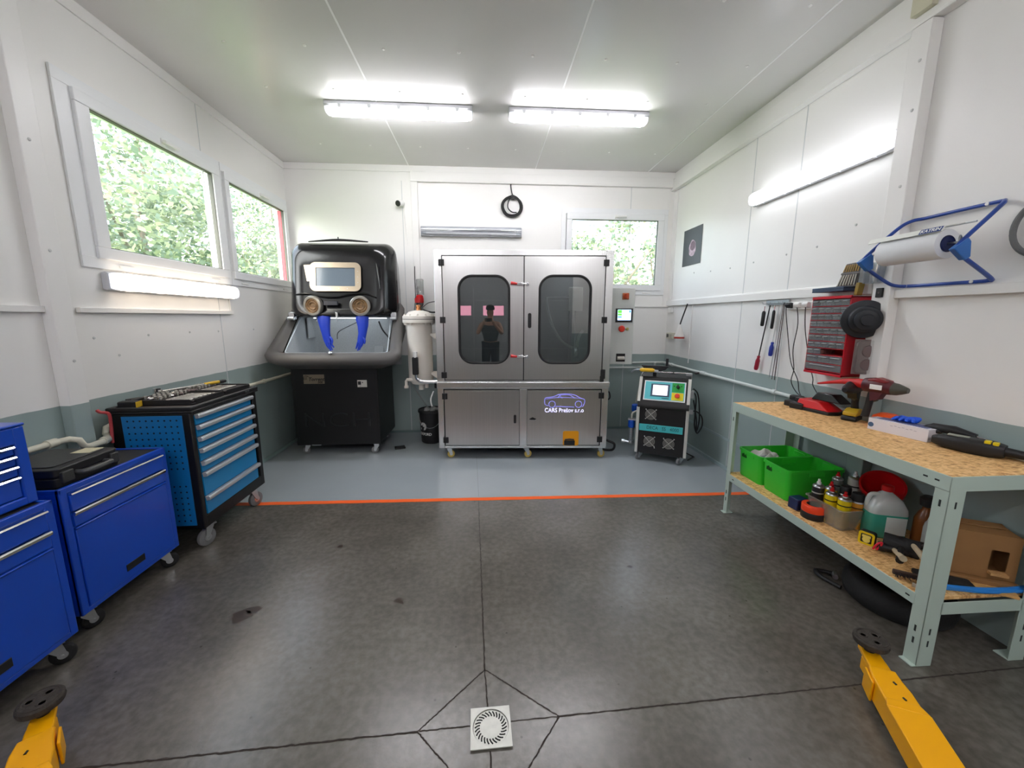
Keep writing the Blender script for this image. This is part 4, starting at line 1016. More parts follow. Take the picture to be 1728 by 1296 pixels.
g = G(); g.tube([(-.08, 0, 0), (-.13, .01, -.005), (-.17, .03, -.035)], .008, smooth=4); g.tube([(.07, 0, -.002), (.11, 0, -.006)], .01); obj('connector', g, STEEL, tt_)

# ================================================================ left wall: tool storage
# tall trolley with seven drawers; local frame: front faces +x, front plane at x=0, y along the front
t = thing('tool_trolley', 'black and light blue tool trolley with seven silver handled drawers', 'tool cart', (-1.86, 2.55, 0), radians(.8))
DX = .475
g = G(); g.box(-DX, 0, .16, 0, .035, .95); g.box(-DX, .655 + .04, .16, 0, .745, .95); g.box(-DX, 0, .16, -.01, .745, .20); g.box(-DX, .0, .20, -DX + .02, .745, .95); g.box(-.04, .03, .16, 0, .70, .245); g.box(-.04, .03, .925, 0, .70, .955)
obj('frame', g, BLACK, t, bev=.006)
g = G(); g.box(-DX + .02, .035, .2, -.03, .69, .94); obj('drawer_housing', g, BLACK, t)
g = G(); g.box(-DX - .005, -.01, .95, .018, .755, .965); g.box(-DX - .005, -.01, .965, -DX + .02, .755, .99); g.box(-.01, -.01, .965, .018, .755, .99); g.box(-DX, -.01, .965, 0, .015, .99); g.box(-DX, .73, .965, 0, .755, .99)
obj('worktop_tray', g, BLACKP, t, bev=.006)
g = G(); g.box(-DX + .02, .015, .966, -.01, .73, .972); obj('worktop_mat', g, mat('worn_grey_mat', (92, 84, 80), .6, noise=.15, scale=20), t)
zs = [.933, .858, .779, .701, .615, .538, .373, .245]
for i in range(7):
    z1, z0 = zs[i], zs[i + 1]
    g = G(); g.box(-.03, .04, z0 + .004, .004, .655, z1 - .002); d = obj('drawer', g, LBLUE, t, bev=.002)
    g = G(); g.prism([(.0, z1), (.026, z1 + .001), (.032, z1 - .010), (.028, z1 - .027), (.006, z1 - .030)], .036, .659, 'xz'); obj('drawer_handle', g, SILVER, d, bev=.002)
# perforated side panel
g = G(); g.box(-.40, -.006, .19, -.045, .0, .935); pn = obj('side_panel', g, PEGBLUE, t, bev=.002)
g = G()
for j in range(18):
    for i in range(9):
        z = .905 - j * .04; x = -.365 + i * .036 + 0
        if .50 < z < .56: continue
        n = 8; g.add([(x + .0062 * cos(2 * pi * k / n), -.0066, z + .0062 * sin(2 * pi * k / n)) for k in range(n)], [tuple(range(n))])
o = obj('peg_holes', g, mat('hole_black', (4, 18, 34), .8), pn); o['kind'] = 'stuff'
text('lettering', 'PROFI', .02, STEEL, t, (.0195, .60, .974), (pi / 2, 0, pi / 2), shear=.2)
for x, y in ((-.05, .10), (-.05, .64), (-.44, .10), (-.44, .64)): caster(t, x, y, .16, .06, WHEELG, rz=radians(-110 if y < .3 else 70), width=.032, brake=y < .3)

# blue cabinets
MATT = mat('black_top_mat', (36, 35, 36), .7, bump=.1, bscale=150)
def roll_cabinet(label, loc, rz=0):
    t = thing('rolling_tool_cabinet', label, 'tool cabinet', loc, rz)
    w, D_ = .612, .36
    g = G(); g.box(-D_, 0, .115, -.004, w, .745); g.box(-.02, 0, .115, 0, .035, .765); g.box(-.02, w - .035, .115, 0, w, .765); g.box(-.02, .03, .735, 0, w - .03, .765); g.box(-.02, .03, .115, 0, w - .03, .14)
    g.box(-D_, 0, .74, -D_ + .012, w, .765); g.box(-D_, 0, .74, 0, .012, .765); g.box(-D_, w - .012, .74, 0, w, .765)
    obj('cabinet_body', g, BLUE, t, bev=.004)
    g = G(); g.box(-D_ + .012, .012, .746, -.02, w - .012, .757); obj('top_mat', g, MATT, t)
    for z0, z1 in ((.642, .730), (.565, .637)):
        g = G(); g.box(-.012, .038, z0, .006, w - .038, z1 - .008); d = obj('drawer', g, BLUE, t, bev=.003)
        g = G(); g.prism([(.0, z1), (.012, z1), (.016, z1 - .006), (.012, z1 - (.010 if z0 > .6 else .018)), (.002, z1 - .012)], .04, w - .035, 'xz'); obj('drawer_handle', g, CHROME, d)
    g = G(); g.box(-.012, .038, .142, .004, w - .038, .548); g.box(-.008, .038, .550, .010, w - .038, .559); d = obj('door', g, BLUE, t, bev=.003)
    g = G(); g.box(.004, .245, .183, .008, .36, .222); obj('door_pull', g, BLACKP, d, bev=.002)
    for x, y in ((-.05, .06), (-.05, w - .06), (-D_ + .05, .06), (-D_ + .05, w - .06)): caster(t, x, y, .115, .045, RUBBER, rz=radians(60 if y < .3 else 40), width=.03)
    return t
rc = roll_cabinet('royal blue rolling cabinet with the black case on top, beside the trolley', (-1.952, 1.832, 0))
rn = dup(rc, (-1.885, 1.128, 0), label='royal blue rolling cabinet at the left edge, carrying the small chest')
t = thing('tool_chest', 'small royal blue tool chest with narrow drawers standing on the nearest cabinet', 'tool chest', (-1.93, 1.128, .766))
g = G(); g.box(-.28, 0, 0, -.02, .607, .335); g.box(-.02, 0, 0, 0, .045, .335); g.box(-.02, .562, 0, 0, .607, .335); g.box(-.02, .04, 0, 0, .57, .036); g.box(-.02, .04, .262, 0, .57, .335); g.box(-.285, -.003, .335, .004, .61, .348)
obj('chest_body', g, BLUE, t, bev=.006)
for z1, h in ((.258, .036), (.216, .038), (.173, .042), (.128, .088)):
    g = G(); g.box(-.022, .047, z1 - h, -.008, .56, z1 - .003); d = obj('drawer', g, BLUE, t, bev=.002)
    g = G(); g.prism([(-.01, z1), (.004, z1), (.008, z1 - .005), (.002, z1 - .012), (-.008, z1 - .012)], .05, .556, 'xz'); obj('drawer_handle', g, CHROME, d)

# black power tool case lying on the middle cabinet
t = thing('tool_case', 'black plastic tool case with handle lying on the blue rolling cabinet', 'case', (-2.13, 1.99, .758), radians(2))
g = G()
g.prism(rrect(-.185, -.135, .145, .205, .03, 4), .001, .048, 'xy'); g.prism(rrect(-.185, -.135, .145, .205, .03, 4), .052, .092, 'xy'); g.prism(rrect(-.18, -.13, .14, .2, .03, 4), .045, .055, 'xy')
obj('shell', g, BLACKP, t, bev=.008)
g = G(); g.prism(rrect(-.16, -.10, .1, .18, .02, 4), .092, .097, 'xy'); obj('lid_panel', g, mat('case_grey', (52, 53, 52), .55, bump=.15, bscale=120), t, bev=.004)
g = G(); g.tube([(.14, -.04, .05), (.18, -.035, .05), (.19, -.01, .05), (.19, .08, .05), (.18, .105, .05), (.14, .11, .05)], .011, smooth=4); obj('handle', g, mat('handle_grey', (70, 72, 72), .4), t)
for y0, y1 in ((-.115, -.06), (.14, .185)): obj('latch', G().box(.13, y0, .02, .158, y1, .075), MATS['case_grey'], t, bev=.005)
g = G(); g.box(.0, .10, .0972, .09, .185, .0985); obj('label_sticker', g, mat('cream_sticker', (206, 200, 168), .6), t)

# open tool trays on the trolley
TRAY = mat('tray_foam', (38, 32, 34), .7, noise=.2, scale=40)
def tooltray(label, x, y, z, w, d, rz, tilt=0):
    t = thing('tool_tray', label, 'tray', (x, y, z), rz)
    t.rotation_euler = (0, tilt, rz)
    g = G(); g.prism(rrect(-w / 2, -d / 2, w / 2, d / 2, .02, 4), 0, .012, 'xy')
    g.box(-w / 2, -d / 2 + .02, .01, -w / 2 + .008, d / 2 - .02, .036); g.box(w / 2 - .008, -d / 2 + .02, .01, w / 2, d / 2 - .02, .036); g.box(-w / 2 + .02, -d / 2, .01, w / 2 - .02, -d / 2 + .008, .036); g.box(-w / 2 + .02, d / 2 - .008, .01, w / 2 - .02, d / 2, .036)
    obj('tray_shell', g, BLACKP, t, bev=.003)
    g = G(); g.box(-w / 2 + .008, -d / 2 + .008, .012, w / 2 - .008, d / 2 - .008, .026); obj('foam_insert', g, TRAY, t)
    return t
# far tray sits higher, near tray carries most tools
tooltray('open black socket tray nearer the camera on top of the trolley', -2.125, 2.845, .974, .40, .34, radians(2))
tooltray('open black socket tray at the far end of the trolley top', -2.12, 3.185, .974, .40, .30, radians(-3))
TOOL = mat('tool_chrome', (214, 212, 206), .25, metal=.9)
TOOLD = mat('tool_dark', (96, 84, 84), .4, metal=.6)
def small(name, g, m, label, cat, loc, rot, group=None, bev=0):
    o = obj(name, g, m, loc=loc, rot=rot, bev=bev); return tag(o, label, cat, group)
# wrench
g = G(); g.box(-.06, -.005, -.002, .06, .005, .002); g.lathe([(.011, -.003), (.011, .003)], (.066, 0, 0), n=12); g.prism([(-.058, -.007), (-.075, -.013), (-.084, -.009), (-.074, -.003), (-.074, .004), (-.083, .010), (-.073, .013), (-.058, .007)], -.003, .003, 'xy')
wr = small('wrench', g, TOOL, 'small chrome combination wrench lying in the nearer socket tray', 'wrench', (-2.02, 2.70, 1.004), (0, 0, .1), 'wrenches in the nearer tray', bev=.001)
for k in range(11):
    o = wr.copy(); C.objects.link(o); o.location = (-2.03 - (k % 2) * .012, 2.722 + k * .0215, 1.0045); o.rotation_euler = (0, 0, .1 + random.uniform(-.05, .05))
for k in range(9):
    o = wr.copy(); C.objects.link(o); o.location = (-2.06, 3.075 + k * .024, 1.005); o.rotation_euler = (0, 0, -.12 + random.uniform(-.06, .06)); o.scale = (.9, 1, 1); o['label'] = 'small chrome combination wrench lying in the far socket tray'; o['group'] = 'wrenches in the far tray'
g = G(); g.lathe([(.006, 0), (.010, .001), (.010, .028), (.007, .029), (.006, .02), (0, .02)], n=12)
so_ = small('socket', g, TOOL, 'small chrome socket standing in the nearer socket tray', 'socket', (-2.14, 2.70, 1.0), (0, 0, 0), 'sockets in the nearer tray')
for k in range(46):
    o = so_.copy(); C.objects.link(o)
    if k < 28: o.location = (-2.155 - (k % 4) * .032 + random.uniform(-.003, .003), 2.722 + (k // 4) * .037, 1.0005)
    else: o.location = (-2.17 - (k % 3) * .04, 3.07 + (k // 3 - 9) * .036, 1.0005)
    if k >= 28: o['label'] = 'small chrome socket standing in the far socket tray'; o['group'] = 'sockets in the far tray'
    if k % 5 == 2: o.rotation_euler = (1.4, 0, k); o.location.z += .008
g = G(); g.cyl((-.05, 0, 0), (.03, 0, 0), .003, n=6); g.lathe([(.008, .03), (.0095, .04), (.0095, .08), (.006, .085)], (0, 0, 0), (1, 0, 0), n=8)
sd = small('screwdriver_bit', g, TOOLD, 'dark handled bit driver lying in the nearer socket tray', 'screwdriver', (-2.21, 2.86, 1.01), (0, 0, .4), 'bit drivers in the nearer tray')
for k in range(5):
    o = sd.copy(); C.objects.link(o); o.location = (-2.17 - k * .022, 2.985 - k * .006, 1.009); o.rotation_euler = (0, 0, 1.35 + random.uniform(-.1, .1))
t = thing('torque_wrench', 'long chrome ratchet with yellow and black grip lying across the trays', 'wrench', (-2.20, 3.14, 1.03), radians(72))
g = G(); g.cyl((-.26, 0, 0), (.06, 0, 0), .007, n=10); g.lathe([(.018, -.012), (.02, 0), (.018, .014)], (-.27, 0, 0), n=14); obj('shaft', g, TOOL, t)
g = G(); g.tube([(.05, 0, 0), (.1, 0, 0), (.17, 0, 0)], [.011, .013, .012], n=10); obj('yellow_grip', g, mat('grip_yellow', (206, 168, 40), .5), t)
g = G(); g.tube([(.17, 0, 0), (.2, 0, 0), (.225, 0, 0)], [.013, .015, .012], n=10); g.lathe([(.016, -.01), (.014, .012), (0, .013)], (-.275, 0, .01), n=12); obj('end_knob', g, BLACKP, t)
t = thing('socket_adapter', 'shiny chrome socket standing upright at the back of the near tray', 'socket', (-2.30, 2.87, 1.0))
g = G(); g.cyl((0, 0, 0), (0, 0, .055), .012, n=14); obj('barrel', g, CHROME, t)
t = thing('tape_measure', 'black tape measure with yellow edge lying at the near corner of the trolley', 'tape measure', (-2.27, 2.63, .9725), .2)
g = G(); g.prism(rrect(-.055, -.03, .045, .03, .012, 4), 0, .045, 'xy'); obj('case', g, BLACKP, t, bev=.008)
g = G(); g.box(.045, -.03, .004, .05, .028, .04); obj('yellow_edge', g, mat('grip_yellow', (206, 168, 40), .5), t)
t = thing('pliers', 'black handled pliers lying behind the tape measure on the trolley', 'pliers', (-2.29, 2.76, 1.012), 1.3)
g = G(); g.tube([(-.09, -.02, 0), (-.03, -.012, 0), (.01, 0, 0)], [.008, .008, .005], smooth=3); g.tube([(-.09, .02, 0), (-.03, .012, 0), (.01, 0, 0)], [.008, .008, .005], smooth=3); obj('handles', g, BLACKP, t)
g = G(); g.prism([(.0, -.012), (.05, -.004), (.05, .004), (.0, .012)], -.004, .004, 'xy'); g.cyl((.005, 0, -.006), (.005, 0, .006), .008, n=12); obj('jaws', g, TOOLD, t)

# ivory pipe along the left wall, red hose
def pipe_run(name, pts, r, m, label, joints=()):
    t = thing(name, label, 'pipe', (0, 0, 0))
    g = G(); g.tube(pts, r, n=12); obj('pipe_run', g, m, t, smooth=60)
    for p, q in joints:
        g = G(); g.cyl(p, q, r * 1.4, n=12); obj('coupling', g, m, t)
    return t
px = XL + .035
pipe_run('water_pipe', [(px, -.6, .845), (px, 2.24, .868), (px + .03, 2.29, .872), (px + .06, 2.31, .86), (px + .065, 2.325, .82), (px + .065, 2.36, .808), (px + .065, 2.46, .812), (px + .03, 2.51, .822), (px, 2.53, .83), (px, 2.54, .868), (px, 2.58, .874), (px, 5.18, .868)],
         .017, IVORY, 'ivory plastic pipe running along the left wall', (((px, 2.2, .8675), (px + .0, 2.25, .868)), ((px + .062, 2.44, .812), (px + .058, 2.475, .815)), ((px, 4.3, .870), (px, 4.34, .870))))
g = G(); g.tube([(-2.31, 2.455, 1.0), (-2.30, 2.46, .985), (-2.29, 2.50, .965), (-2.30, 2.515, .90), (-2.30, 2.505, .78)], .009, smooth=5)
tag(obj('red_hose', g, mat('faded_red', (190, 70, 74), .5)), 'faded red hose hanging between the trolley and the wall post', 'hose')

# yellow lift arms
def lift_arm(label, base, ang, mirror=1, z=0):
    t = thing('lift_arm', label, 'lift arm', (base[0], base[1], 0), ang)      # local +x runs from the pad back toward the post
    m_ = mirror
    g = G(); g.prism([(-.04, -.012), (-.028, -.030), (.05, -.034), (.07, -.036), (.30, -.036), (.30, .036), (.07, .036), (.05, .034), (-.028, .030), (-.04, .012)], .098, .118, 'xy'); g.box(.02, -.034, .04, .30, .034, .099); obj('inner_arm', g, YELLOW, t, bev=.004)
    g = G(); g.prism([(.105, -.044), (.16, -.054), (.80, -.058), (.80, .058), (.205, .054), (.155, .046), (.105, .044)], .034, .126, 'xy'); obj('outer_arm', g, YELLOW, t, bev=.005)
    q = -1 if m_ > 0 else 1
    g = G(); g.prism([(.11, q * .058), (.11, q * .050), (.19, q * .055), (.19, q * .064)], .03, .118, 'xy'); g.box(.30, -.064, .118, .80, .064, .131); g.prism([(.30, -.064), (.30, .064), (.262, .05), (.262, -.05)], .118, .130, 'xy'); obj('wear_plate', g, YELLOW, t, bev=.003)
    g = G(); g.prism([(.58, -.066), (.62, -.076), (1.15, -.085), (1.15, .085), (.62, .076), (.58, .066)], .025, .137, 'xy'); obj('main_arm', g, YELLOW, t, bev=.004)
    g = G()
    for x in (.19, .26): g.cyl((x - .02, .01 * m_, .126), (x - .008, .014 * m_, .1268), .004, n=6)
    obj('scratch_marks', g, INK, t)
    g = G(); g.lathe([(.02, .10), (.02, .145), (.03, .15), (0, .151)], n=18); obj('pad_screw', g, BLACK, t)
    g = G(); g.lathe([(.045, .148), (.060, .152), (.063, .162), (.062, .174), (.057, .179), (0, .179)], n=40)
    for k in range(3):
        a = k * 2.09 + .3; g.lathe([(.017, 0), (.015, .0025), (.011, .0025), (.009, 0)], (.028 * cos(a), .028 * sin(a), .179), n=14)
    g.lathe([(.055, 0), (.054, .003), (.050, .003), (.048, 0)], (0, 0, .1785), n=40); obj('rubber_pad', g, mat('worn_rubber', (58, 52, 46), .8, noise=.3, scale=60, bump=.3, bscale=120), t)
    return t
lift_arm('yellow lift arm with round rubber pad near the workbench leg', (1.665, 1.39), math.atan2(-.9, -.42), 1)
lift_arm('yellow lift arm with round rubber pad in front of the blue cabinets', (-1.625, 1.335), math.atan2(-.79, .61), -1)

# ================================================================ workbench
t = thing('workbench', 'grey green steel workbench with chipboard top and shelf on the right', 'workbench', (0, 0, 0))
BX0, BX1, BY0, BY1, BZ = 1.918, 2.455, 1.405, 2.86, .90
g = G(); g.box(BX0 + .006, BY0 + .006, BZ - .014, BX1, BY1, BZ + .001); obj('worktop', g, OSB, t)
def leg(x0, x1, y0, y1, outx, outy):
    """open C-profile leg with a foot plate"""
    g = G(); tk = .004
    if outy < 0: g.box(x0, y0, .006, x1, y0 + tk, .84)
    else: g.box(x0, y1 - tk, .006, x1, y1, .84)
    if outx < 0: g.box(x0, y0, .006, x0 + tk, y1, .84)
    else: g.box(x1 - tk, y0, .006, x1, y1, .84)
    g.box(x0 - .02 if outx < 0 else x0, y0, 0, x1 if outx < 0 else x1 + .0, y1, .006)
    o = obj('leg', g, BENCH, t, bev=.0015)
    g = G()
    for z in (.10, .16, .76):
        if outx < 0: g.box(x0 - .0008, (y0 + y1) / 2 - .004, z, x0 + .001, (y0 + y1) / 2 + .004, z + .03)
        if outy < 0: g.box((x0 + x1) / 2 - .004, y0 - .0008, z, (x0 + x1) / 2 + .004, y0 + .001, z + .03)
    obj('bolt_slots', g, mat('slot_dark', (40, 46, 44), .8), o)
leg(BX0 + .002, BX0 + .077, BY0, BY0 + .056, -1, -1)
leg(BX0 + .002, BX0 + .056, BY1 - .045, BY1, -1, 1)
leg(BX1 - .077, BX1, BY0, BY0 + .056, 1, -1)
leg(BX1 - .075, BX1, BY1 - .056, BY1, 1, 1)
def beam(name, x0, y0, x1, y1, z0, z1):
    return obj(name, G().box(x0, y0, z0, x1, y1, z1), BENCH, t, bev=.0025)
beam('top_rail', BX0, BY0, BX0 + .004, BY1, .836, .902); beam('top_rail', BX0, BY0 - .0, BX1, BY0 + .004, .836, .902)
beam('top_rail', BX1 - .004, BY0, BX1, BY1, .836, .898); beam('top_rail', BX0, BY1 - .004, BX1, BY1, .836, .898)
beam('top_support', BX0, BY0, BX0 + .03, BY1, .836, .840)
beam('shelf_rail', BX0, BY0 + .05, BX0 + .004, BY1 - .04, .276, .331); beam('shelf_rail', BX0 + .07, BY0, BX1 - .07, BY0 + .004, .258, .318)
beam('shelf_rail', BX1 - .004, BY0, BX1, BY1, .276, .331); beam('shelf_rail', BX0, BY1 - .004, BX1, BY1, .276, .331)
g = G()
for y in (1.455, 1.50): g.box(BX0 - .0008, y - .008, .866, BX0 + .001, y + .010, .873)
for y in (1.485, 2.77): g.box(BX0 - .0008, y - .009, .300, BX0 + .001, y + .009, .307)
obj('rail_slots', g, MATS['slot_dark'], t)
g = G(); g.box(BX0 + .004, BY0 + .02, .316, BX1 - .004, BY1 - .005, .332); obj('shelf_board', g, OSB, t)
SZ = .332
# cable loop under the top
for k, (y0, y1) in enumerate(((2.66, 2.52), (2.60, 2.44))):
    g = G(); g.tube([(2.42, y0, .885), (2.41, y0 - .03, .78), (2.40, (y0 + y1) / 2 - .01, .69), (2.41, y1 + .02, .77), (2.42, y1, .885)], .004, smooth=6)
    tag(obj('hanging_cable', g, BLACKP), ('thin black cable loop hanging under the bench top, the one closer to the far leg', 'thin black cable loop hanging under the bench top, the one closer to the spray cans')[k], 'cable')

# green crates
def crate(label, y0, y1, x0=1.985, x1=2.40, h=.218):
    yc, xc = (y0 + y1) / 2, (x0 + x1) / 2
    t = thing('storage_crate', label, 'crate', (xc, yc, SZ))
    w, d = (x1 - x0) / 2, (y1 - y0) / 2
    def lp(s_, z, r): return [(a, b, z) for a, b in rrect(-w * s_, -d * s_, w * s_, d * s_, r, 5)]
    g = G(); g.loft([lp(.90, 0, .03), lp(.92, .01, .03), lp(.97, h - .02, .03), lp(1.0, h - .018, .03), lp(1.0, h, .03), lp(.955, h, .03), lp(.90, .014, .03)], cap=False)
    b = lp(.90, 0, .03); g.add(b, [tuple(range(len(b)))]); b = lp(.89, .014, .03); g.add(b, [tuple(range(len(b)))])
    obj('crate_body', g, GREEN, t, smooth=50)
    g = G()
    for s_ in (-1, 1):
        g.box(-.055, s_ * d * .955 - .006, h - .05, .055, s_ * d * .955 + .006, h - .01); g.box(s_ * w * .955 - .005, -.05, h - .045, s_ * w * .955 + .005, .05, h - .012)
    obj('grip_boss', g, GREEN, t, bev=.004)
    g = G(); n = 0
    for yy in (.035, .05, .062, .075): g.box(-w * .985 - .0012, yy - .004, h - .062, -w * .96, yy + .003, h - .032 - (.006 if n % 2 else 0)); n += 1
    obj('embossed_mark', g, mat('crate_mark', (10, 84, 14), .5), t)
    return t
crate('green plastic crate with white rags inside, at the far end of the shelf', 2.585, 2.845)
crate('empty green plastic crate on the shelf, the one nearer the spray cans', 2.325, 2.580, x0=1.99)
random.seed(11)
for k, (x, y, z, s_, lab) in enumerate(((2.16, 2.775, .54, 1.15, 'white and black crumpled rag at the wall end of the far green crate'), (2.11, 2.68, .53, 1.0, 'white crumpled rag at the front of the far green crate'))):
    t = thing('crumpled_rag', lab, 'rag', (x, y, SZ + .055), k * .8)
    g = G(); N_ = 10; V = []
    for i in range(N_):
        for j in range(N_):
            u, v = i / (N_ - 1) - .5, j / (N_ - 1) - .5
            V.append((u * .15 * s_ + random.uniform(-.006, .006), v * .13 * s_ + random.uniform(-.006, .006), .145 + .03 * sin(9 * u + 2) * cos(8 * v + k) + random.uniform(-.014, .014) - .9 * (u * u + v * v) * .12))
    g.add(V, [(i * N_ + j, (i + 1) * N_ + j, (i + 1) * N_ + j + 1, i * N_ + j + 1) for i in range(N_ - 1) for j in range(N_ - 1)])
    o = obj('cloth', g, mat('rag_white', (214, 212, 206), .8), t, smooth=80); sm = o.modifiers.new('s', 'SOLIDIFY'); sm.thickness = .006; sb = o.modifiers.new('ss', 'SUBSURF'); sb.levels = 1; sb.render_levels = 1
    g = G(); g.lathe([(.055, 0), (.06, .05), (.05, .12), (.02, .14), (0, .142)], n=12); obj('wad', g, mat('rag_grey2', (120, 120, 122), .8, noise=.3, scale=25), t)

# orange tape roll on black tape roll
t = thing('tape_roll', 'roll of black tape lying under the orange roll on the shelf', 'tape', (2.015, 2.13, SZ))
g = G(); g.lathe([(.038, 0), (.062, 0), (.064, .003), (.064, .039), (.062, .042), (.038, .042), (.038, 0)], n=40, cap=False); obj('black_tape', g, BLACKP, t)
t = thing('tape_roll', 'roll of bright orange tape lying on the black roll on the shelf', 'tape', (2.015, 2.13, SZ + .0425))
g = G(); g.lathe([(.04, 0), (.062, 0), (.064, .003), (.064, .040), (.062, .043), (.04, .043), (.04, 0)], n=40, cap=False); obj('orange_tape_winding', g, mat('tape_orange_roll', (250, 74, 36), .4), t)
g = G(); g.lathe([(.037, .001), (.04, .001), (.04, .0425), (.037, .0425), (.037, .001)], n=32, cap=False); obj('cardboard_core', g, mat('core_dark', (50, 38, 34), .7), t)
# small blue box behind the tape
t = thing('battery_pack', 'small dark blue box standing behind the tape rolls', 'box', (2.00, 2.245, SZ), .1)
g = G(); g.box(-.03, -.035, 0, .05, .035, .075); obj('pack_body', g, mat('dark_blue', (22, 40, 84), .45), t, bev=.005)

# clear bin with spray cans
t = thing('clear_bin', 'translucent plastic bin holding spray cans on the shelf', 'bin', (2.115, 2.075, SZ), radians(4))
def lp2(w, d, z, r): return [(a, b, z) for a, b in rrect(-w, -d, w, d, r, 5)]
g = G(); g.loft([lp2(.085, .105, 0, .02), lp2(.10, .122, .122, .02), lp2(.108, .13, .124, .02), lp2(.108, .13, .129, .02), lp2(.097, .119, .129, .02), lp2(.083, .103, .004, .02)], cap=False)
b = lp2(.084, .104, .001, .02); g.add(b, [tuple(range(len(b)))]); b = lp2(.083, .103, .004, .02); g.add(b, [tuple(range(len(b)))])
obj('bin_body', g, glassmat('cloudy_plastic', (225, 222, 212), .04, rough=.2, op=.30, opcol=(196, 192, 180)), t, smooth=50)
CANY = mat('can_yellow', (226, 200, 20), .35); CANB = mat('can_black', (30, 30, 34), .35); CANW = mat('can_silver', (186, 184, 178), .35, metal=.3); CANO = mat('can_orange', (208, 140, 40), .35)
def can(label, x, y, m, capm, h=.17, r=.031, capstyle=0, z=SZ + .004):
    t = thing('spray_can', label, 'spray can', (x, y, z))
    g = G(); g.lathe([(r * .92, 0), (r, .004), (r, h - .015), (r * .97, h - .008)], n=26); obj('can_body', g, m, t)
    g = G(); g.lathe([(r * .99, h - .010), (r * 1.01, h - .007), (r * .93, h - .002), (r * .8, h + .003), (r * .5, h + .006), (r * .45, h + .012)], n=26); obj('can_shoulder', g, STEEL, t)
    if capstyle == 0: g = G(); g.lathe([(.012, h + .012), (.012, h + .02), (.0075, h + .023), (.007, h + .038), (0, h + .039)], n=14)
    else: g = G(); g.lathe([(r * .9, h - .002), (r * .92, h + .03), (r * .8, h + .045), (0, h + .047)], n=22)
    obj('can_cap', g, capm, t)
    g = G(); g.lathe([(r + .0004, h * .75), (r + .0004, h * .79)], n=26, cap=False); obj('label_band', g, INK if m != CANB else CANW, t)
    return t
can('black spray can with white nozzle at the far end of the bin', 2.05, 2.155, CANB, WPLAS, h=.195)
can('yellow spray can with red nozzle standing behind the other two yellow ones', 2.095, 2.115, CANY, REDP, h=.195)
can('yellow spray can with red nozzle, middle one of the yellow cans', 2.06, 2.07, CANY, REDP, h=.182, r=.031)
can('yellow spray can with red nozzle at the front middle of the bin', 2.085, 2.008, CANY, REDP, h=.178, r=.033)
can('black capped spray can at the back of the bin between yellow cans', 2.150, 2.075, CANB, BLACKP, h=.175, capstyle=1)
can('orange and black labelled spray can at the near end of the bin', 2.155, 2.000, CANO, BLACKP, h=.165, capstyle=1, r=.034)
can('grey spray can with white nozzle standing tall behind the bin', 2.30, 2.17, CANW, WPLAS, h=.235, r=.034, z=SZ)
can('clear topped spray can with red nozzle behind the bin, by the crate', 2.265, 2.25, mat('can_smoke', (104, 110, 104), .4), REDP, h=.20, r=.03, z=SZ)
# red funnel
t = thing('funnel', 'large red plastic funnel leaning behind the washer fluid jug', 'funnel', (2.37, 2.065, SZ + .175))
t.rotation_euler = Euler((radians(24), radians(-30), 0))
g = G(); g.lathe([(.012, -.14), (.016, -.08), (.02, -.055), (.095, .06), (.10, .065), (.10, .085), (.095, .085), (.09, .065), (.016, -.05), (.009, -.14)], n=40, cap=False); obj('funnel_cone', g, mat('funnel_red', (196, 18, 26), .35), t)
g = G(); g.lathe([(.099, .06), (.105, .062), (.105, .088), (.099, .088)], n=40, cap=False); obj('funnel_rim', g, MATS['funnel_red'], t)
# washer fluid jugs
def jug(label, x, y, rz, liquid, full, s_=1.0, cap=True):
    t = thing('fluid_jug', label, 'jug', (x, y, SZ + .001), rz)
    def L_(w, d, z, r, ox=0): return [(a * s_ + ox, b * s_, z * s_) for a, b in rrect(-w, -d, w, d, r, 5)]
    g = G(); lo = [L_(.085, .055, 0, .03), L_(.092, .062, .012, .03), L_(.092, .062, .14, .03), L_(.09, .06, .17, .035), L_(.07, .048, .215, .04), L_(.035, .03, .245, .028), L_(.022, .022, .255, .02), L_(.022, .022, .275, .02)]
    g.loft(lo); obj('jug_body', g, glassmat('frosted_plastic', (226, 232, 232), .05, rough=.25, op=.62, opcol=(232, 238, 236)), t, smooth=60)
    if full:
        g = G(); f = 1.006; g.loft([[(a * f, b * f, c) for a, b, c in l] for l in lo[:3]]); obj('liquid', g, liquid, t, smooth=60)
    g = G(); g.tube([(-.03 * s_, 0, .235 * s_), (-.07 * s_, 0, .235 * s_), (-.085 * s_, 0, .20 * s_), (-.082 * s_, 0, .165 * s_)], .012 * s_, smooth=4); obj('handle', g, MATS['frosted_plastic'], t, smooth=60)
    if cap:
        g = G(); g.lathe([(.027, .262), (.028, .268), (.027, .29), (.02, .294), (0, .294)], n=22); o = obj('screw_cap', g, REDP, t); o.scale = (s_,) * 3
    g = G(); g.box(-.02, -.0642, .03, .075, -.0628, .13); o = obj('paper_label', g, mat('jug_label', (214, 222, 220), .5), t); o.scale = (s_,) * 3
    return t
jug('washer fluid jug half full of green liquid with a red cap', 2.245, 1.925, radians(-18), mat('green_liquid', (66, 160, 138), .2), True)
jug('white jug with red cap standing behind the front bench leg', 2.36, 1.70, radians(-25), mat('green_liquid', (66, 160, 138), .2), False, s_=.92)
t = thing('brown_bottle', 'brown bottle with dark top between the two jugs', 'bottle', (2.37, 1.82, SZ))
g = G(); g.lathe([(.04, 0), (.044, .01), (.044, .14), (.03, .18), (.018, .2), (.018, .225), (0, .226)], n=24); obj('bottle_body', g, mat('amber_brown', (128, 72, 28), .3), t)
g = G(); g.lathe([(.022, .215), (.03, .22), (.034, .26), (.02, .275), (0, .276)], n=18); obj('bottle_top', g, BLACKP, t)
